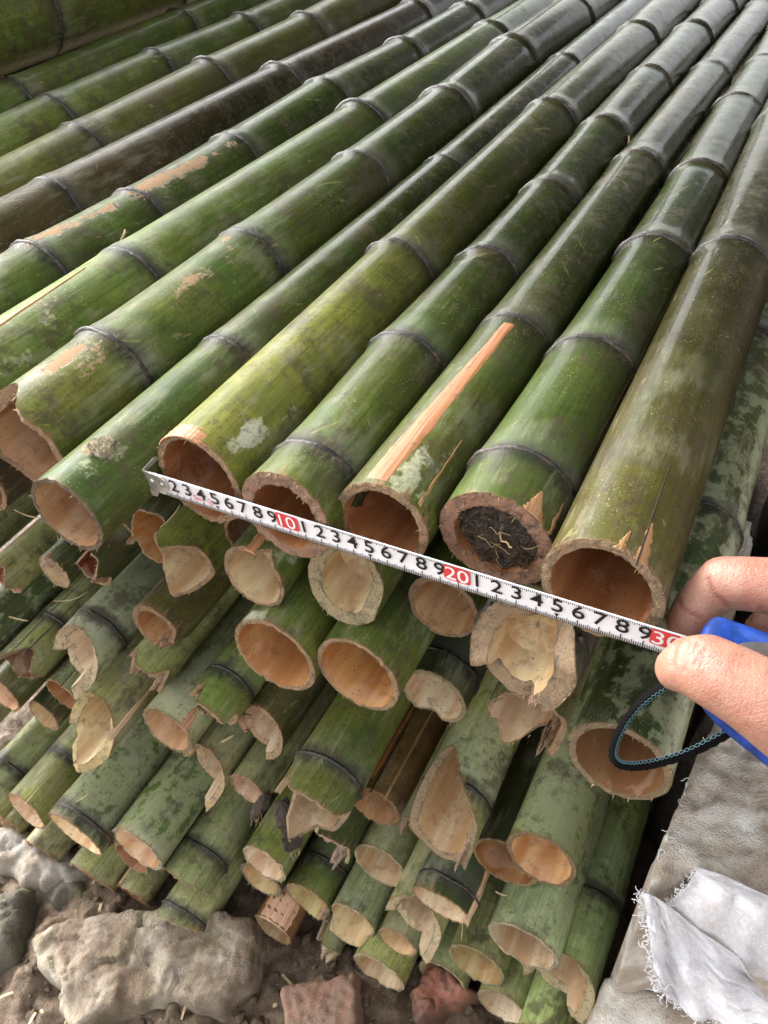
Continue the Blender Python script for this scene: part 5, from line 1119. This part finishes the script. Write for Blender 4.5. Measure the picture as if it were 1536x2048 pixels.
# ------------------------------------------------------------------ the hand that holds the tape
def hand():
    person = thing('person', "bare hand pinching the white blade between thumb and index finger, holding the blue case", 'person', (0, 0, 0))
    S = []                                                      # (centre, radius) chains swept into one body
    def chain(pts, n=7):
        for i in range(len(pts) - 1):
            (a, ra), (b, rb) = pts[i], pts[i + 1]
            for k in range(n + 1):
                f_ = k / n; S.append((a.lerp(b, f_), ra + (rb - ra) * f_))
    def P(u, v, d, rpx): return (at(u, v, depth=d), rpx * d / FPX)
    # thumb: tip on the blade, knuckle, ball of the thumb
    chain([P(1357, 1338, .320, 46), P(1385, 1331, .314, 59), P(1415, 1338, .309, 70), P(1452, 1357, .304, 74), P(1500, 1384, .300, 79), P(1545, 1410, .297, 87), P(1620, 1450, .296, 105), P(1700, 1490, .30, 130)])
    # index finger: tip behind the blade, bent at the middle joint
    chain([P(1376, 1246, .356, 43), P(1393, 1217, .354, 46), P(1420, 1186, .350, 48), P(1448, 1166, .346, 54), P(1490, 1167, .341, 55), P(1540, 1172, .337, 58), P(1620, 1182, .332, 66), P(1740, 1210, .326, 80)])
    # middle, ring and little finger curl round the far side and under the case
    chain([P(1530, 1262, .368, 40), P(1560, 1250, .372, 46), P(1620, 1240, .364, 52), P(1700, 1245, .352, 62), P(1790, 1262, .334, 80)])
    q = lambda x, y, z: Vector((x, y, z))
    chain([(q(.058, -.012, -.026), .0082), (q(.078, .008, -.030), .009), (q(.100, .020, -.022), .0096), (q(.122, .012, -.006), .011), (q(.14, -.01, .004), .015)])
    chain([(q(.062, -.034, -.026), .0072), (q(.080, -.02, -.032), .008), (q(.104, -.006, -.028), .0088), (q(.126, -.012, -.012), .010), (q(.142, -.03, -.002), .014)])
    # palm and wrist, outside the picture
    chain([(at(1700, 1490, depth=.30), .025), (q(.145, -.045, .02), .026), (q(.17, -.075, .02), .028), (q(.24, -.16, .03), .029), (q(.34, -.27, .05), .033)], 10)
    chain([(at(1740, 1210, depth=.326), .017), (q(.14, -.01, .022), .02), (q(.165, -.05, .02), .024)], 8)
    chain([(at(1790, 1262, depth=.334), .016), (q(.142, -.012, .008), .02), (q(.16, -.06, .01), .024)], 8)
    bm = bmesh.new()
    for c_, r_ in S:
        bmesh.ops.create_icosphere(bm, subdivisions=3, radius=r_, matrix=Matrix.Translation(c_))
    me = bpy.data.meshes.new('hand'); bm.to_mesh(me); bm.free()
    ob = bpy.data.objects.new('hand', me); C.objects.link(ob)
    rm = ob.modifiers.new('r', 'REMESH'); rm.mode = 'VOXEL'; rm.voxel_size = .0008
    sm = ob.modifiers.new('s', 'SMOOTH'); sm.factor = .5; sm.iterations = 20
    dg = bpy.context.evaluated_depsgraph_get(); ev = ob.evaluated_get(dg); m2 = bpy.data.meshes.new_from_object(ev)
    bpy.data.objects.remove(ob)
    nv = len(m2.vertices); co = np.zeros(nv * 3); m2.vertices.foreach_get('co', co); co = co.reshape(-1, 3)
    no = np.zeros(nv * 3); m2.vertex_normals.foreach_get('vector', no); no = no.reshape(-1, 3)
    cr = np.zeros(nv)
    def crease(pts, width, depth, dark=1.0):
        pp = smooth_path([at(u, v, depth=.32) for u, v in pts], 10)
        # a crease is a curtain through the camera-side skin: measure the angle to it from the camera centre line
        D0 = co - np.array(CAM); D0 /= np.linalg.norm(D0, axis=1)[:, None]
        best = np.full(nv, 9.0)
        for p in pp:
            d_ = np.array((p - CAM).normalized()); best = np.minimum(best, np.linalg.norm(D0 - d_, axis=1) * .32)
        face = (no * -D0).sum(1) > .05
        w = np.exp(-(best / width) ** 2) * face
        return w * depth * .6, w * dark * .9
    tot = np.zeros(nv)
    for pts, w_, d_, k_ in [
        ([(1357, 1198), (1362, 1212), (1374, 1224), (1390, 1232), (1400, 1236)], .0009, .0007, 1.0),
        ([(1416, 1158), (1422, 1178), (1432, 1193), (1447, 1204), (1456, 1212)], .0010, .0010, 1.0),
        ([(1361, 1276), (1351, 1292), (1345, 1312), (1343, 1330)], .0013, .0013, .6),
        ([(1396, 1288), (1386, 1304), (1372, 1318), (1367, 1340)], .0009, .0009, .8),
        ([(1404, 1304), (1396, 1316), (1387, 1330)], .0008, .0007, .7),
        ([(1412, 1300), (1406, 1316), (1402, 1332)], .0008, .0006, .6),
        ([(1380, 1282), (1372, 1300), (1362, 1322)], .0008, .0006, .6),
        ([(1520, 1215), (1528, 1224), (1536, 1231)], .0009, .0006, .8)]:
        a, b = crease(pts, w_, d_, k_); tot = np.maximum(tot, a); cr = np.maximum(cr, b)
    co = co - no * tot[:, None]
    m2.vertices.foreach_set('co', co.ravel())
    a_ = m2.attributes.new('crease', 'FLOAT', 'POINT'); a_.data.foreach_set('value', cr.astype(np.float32))
    m2.polygons.foreach_set('use_smooth', [True] * len(m2.polygons)); m2.materials.clear(); m2.materials.append(M['hand']); m2.update()
    hb = bpy.data.objects.new('hand', m2); C.objects.link(hb); hb.parent = person
    # thumb nail, seen edge-on at the tip
    c0 = at(1326, 1322, depth=.3235); ux = (at(1330, 1300, depth=.322) - at(1322, 1345, depth=.322)).normalized(); vd = (c0 - CAM).normalized()
    V = []
    for j in range(7):
        for i in range(7):
            a = (i - 3) / 3; b = j / 6
            V.append(c0 + ux * a * .0052 + vd * (b * .009 - .001) + ux.cross(vd) * (.0026 * a * a + .0012 * b) * (1 if ux.cross(vd).x > 0 else -1))
    nl = mesh('fingernail', V, grid_faces(7, 7), M['nail'], person)
    so = nl.modifiers.new('thick', 'SOLIDIFY'); so.thickness = .0005
hand()

# ------------------------------------------------------------------ splinters, chips and fibres lying on the poles
def stick(u, v, depth, ang, length, w, label, mat='straw', name='splinter', bend=.1, cat='splinter'):
    """a loose sliver; ang is its heading on the photo plane in degrees"""
    c = at(u, v, depth=depth)
    ex = (at(u + 40, v, depth=depth) - c).normalized(); ey = (at(u, v - 40, depth=depth) - c).normalized(); ez = (CAM - c).normalized()
    d = ex * math.cos(math.radians(ang)) + ey * math.sin(math.radians(ang)); s = d.cross(ez).normalized()
    pts = [c + d * length * (t_ - .5) + s * bend * length * math.sin(t_ * 2.6) for t_ in np.linspace(0, 1, 9)]
    r_ = [w * (.45 + .55 * math.sin(math.pi * min(1, .12 + t_ * .8))) for t_ in np.linspace(0, 1, 9)]
    v_, f_ = tube(pts, r_, 6); o = mesh(name, v_, f_, M[mat]); tag(o, label, cat, 'loose splinters and fibres on the pile')
    return o
stick(461, 1400, .66, 88, .016, .0011, 'pale flat splinter lying across the half broken green stub')
stick(1003, 1786, .60, -16, .010, .0006, 'tiny white sliver caught in the dark gap near the mint-grey pole')
stick(163, 1596, .745, 33, .013, .0005, 'bright yellow-green fibre on the thick dusty green pole', bend=.05)
stick(1411, 748, .455, -40, .0052, .0013, 'short curled orange chip resting on the thickest dark pole', bend=.2)
stick(60, 1026, .62, -12, .026, .0006, 'thin brown twig poking out beside the pole with the bud scar')
stick(107, 1085, .66, 80, .014, .0004, 'bent pale grass stalk hanging in front of the split grey pole', bend=.25)
stick(140, 1190, .66, 20, .03, .0004, 'forked dry grass fibre lying on the weathered grey pole', bend=.15)
stick(25, 1233, .70, -14, .03, .0009, 'long flat straw at the left edge on the dusty grey-green pole', bend=.03)
stick(340, 1030, .545, 52, .022, .00045, 'yellow root fibre on the skin of the V-cut lime pole', bend=.08)
stick(445, 1480, .68, 28, .022, .0016, 'bundle of torn brown fibres sticking out above the broken arch', bend=.05)
stick(560, 880, .475, 55, .012, .0004, 'fine pale hair-like fibre near the white patch of the hooked pole', bend=.1)
stick(1160, 660, .49, 80, .006, .0009, 'brown crumb of bark between the strip-peeled pole and its neighbour')
stick(1255, 284, .74, 85, .012, .0011, 'white sliver standing in the gap beside the speckled pole')
stick(1310, 330, .72, 30, .012, .0012, 'curled yellow crumb on the dark speckled pole', bend=.5)
stick(915, 1840, .63, 100, .034, .00025, 'hair-thin fibre dangling from the pale split strip', bend=.12)
stick(245, 470, .63, 70, .010, .0012, 'orange bark chip on top of the node of the bright yellow-green pole')
stick(343, 549, .60, 60, .009, .0011, 'orange bark chip beside the node of the bright yellow-green pole')
# mud-caked rags of bark hanging from the ragged pole
def rag(px, name, label, seed):
    t = thing(name, label, 'bark rag', at(*px[0][:2], depth=px[0][2])); r_ = random.Random(seed)
    pts = smooth_path([at(u, v, depth=d) for u, v, d, w in px], 5); ws = np.interp(np.linspace(0, len(px) - 1, len(pts)), range(len(px)), [q[3] for q in px]); V = []; nx = 9
    for p, w in zip(pts, ws):
        vd = (CAM - p).normalized(); ex = vd.cross(Vector((-.3, .2, .9))).normalized()
        for i in range(nx):
            a = (i - 4) / 4
            V.append(p + ex * a * w * (1 + .15 * r_.gauss(0, 1)) - vd * (.35 * w * a * a) + vd * .0014 * fbm(p * 1.0 + ex * a * w, 300, 4) - t.location)
    b = mesh('bark', V, grid_faces(nx, len(pts)), M['soil'], t)
    so = b.modifiers.new('thick', 'SOLIDIFY'); so.thickness = .0025; su = b.modifiers.new('s', 'SUBSURF'); su.levels = su.render_levels = 1
    for k in range(5):
        p = Vector(V[-1 - k * 2 % nx]); d = Vector((r_.gauss(0, .4), -.3, -1)).normalized()
        v_, f_ = tube(smooth_path([p, p + d * .004 + Vector((r_.gauss(0, .001), 0, 0)), p + d * .009], 3), .0003, 4); mesh('root', v_, f_, M['root'], t)
rag([(530, 1585, .655, .006), (522, 1605, .650, .0095), (520, 1625, .648, .009), (512, 1634, .648, .005)], 'bark_rag', 'dark crumpled rag of bark over the pinkish cup', 4)
rag([(560, 1600, .63, .006), (572, 1630, .628, .009), (585, 1660, .63, .010), (588, 1690, .635, .009), (590, 1700, .637, .003)], 'bark_rag', 'long muddy rag of bark hanging from the ragged notched pole', 6)
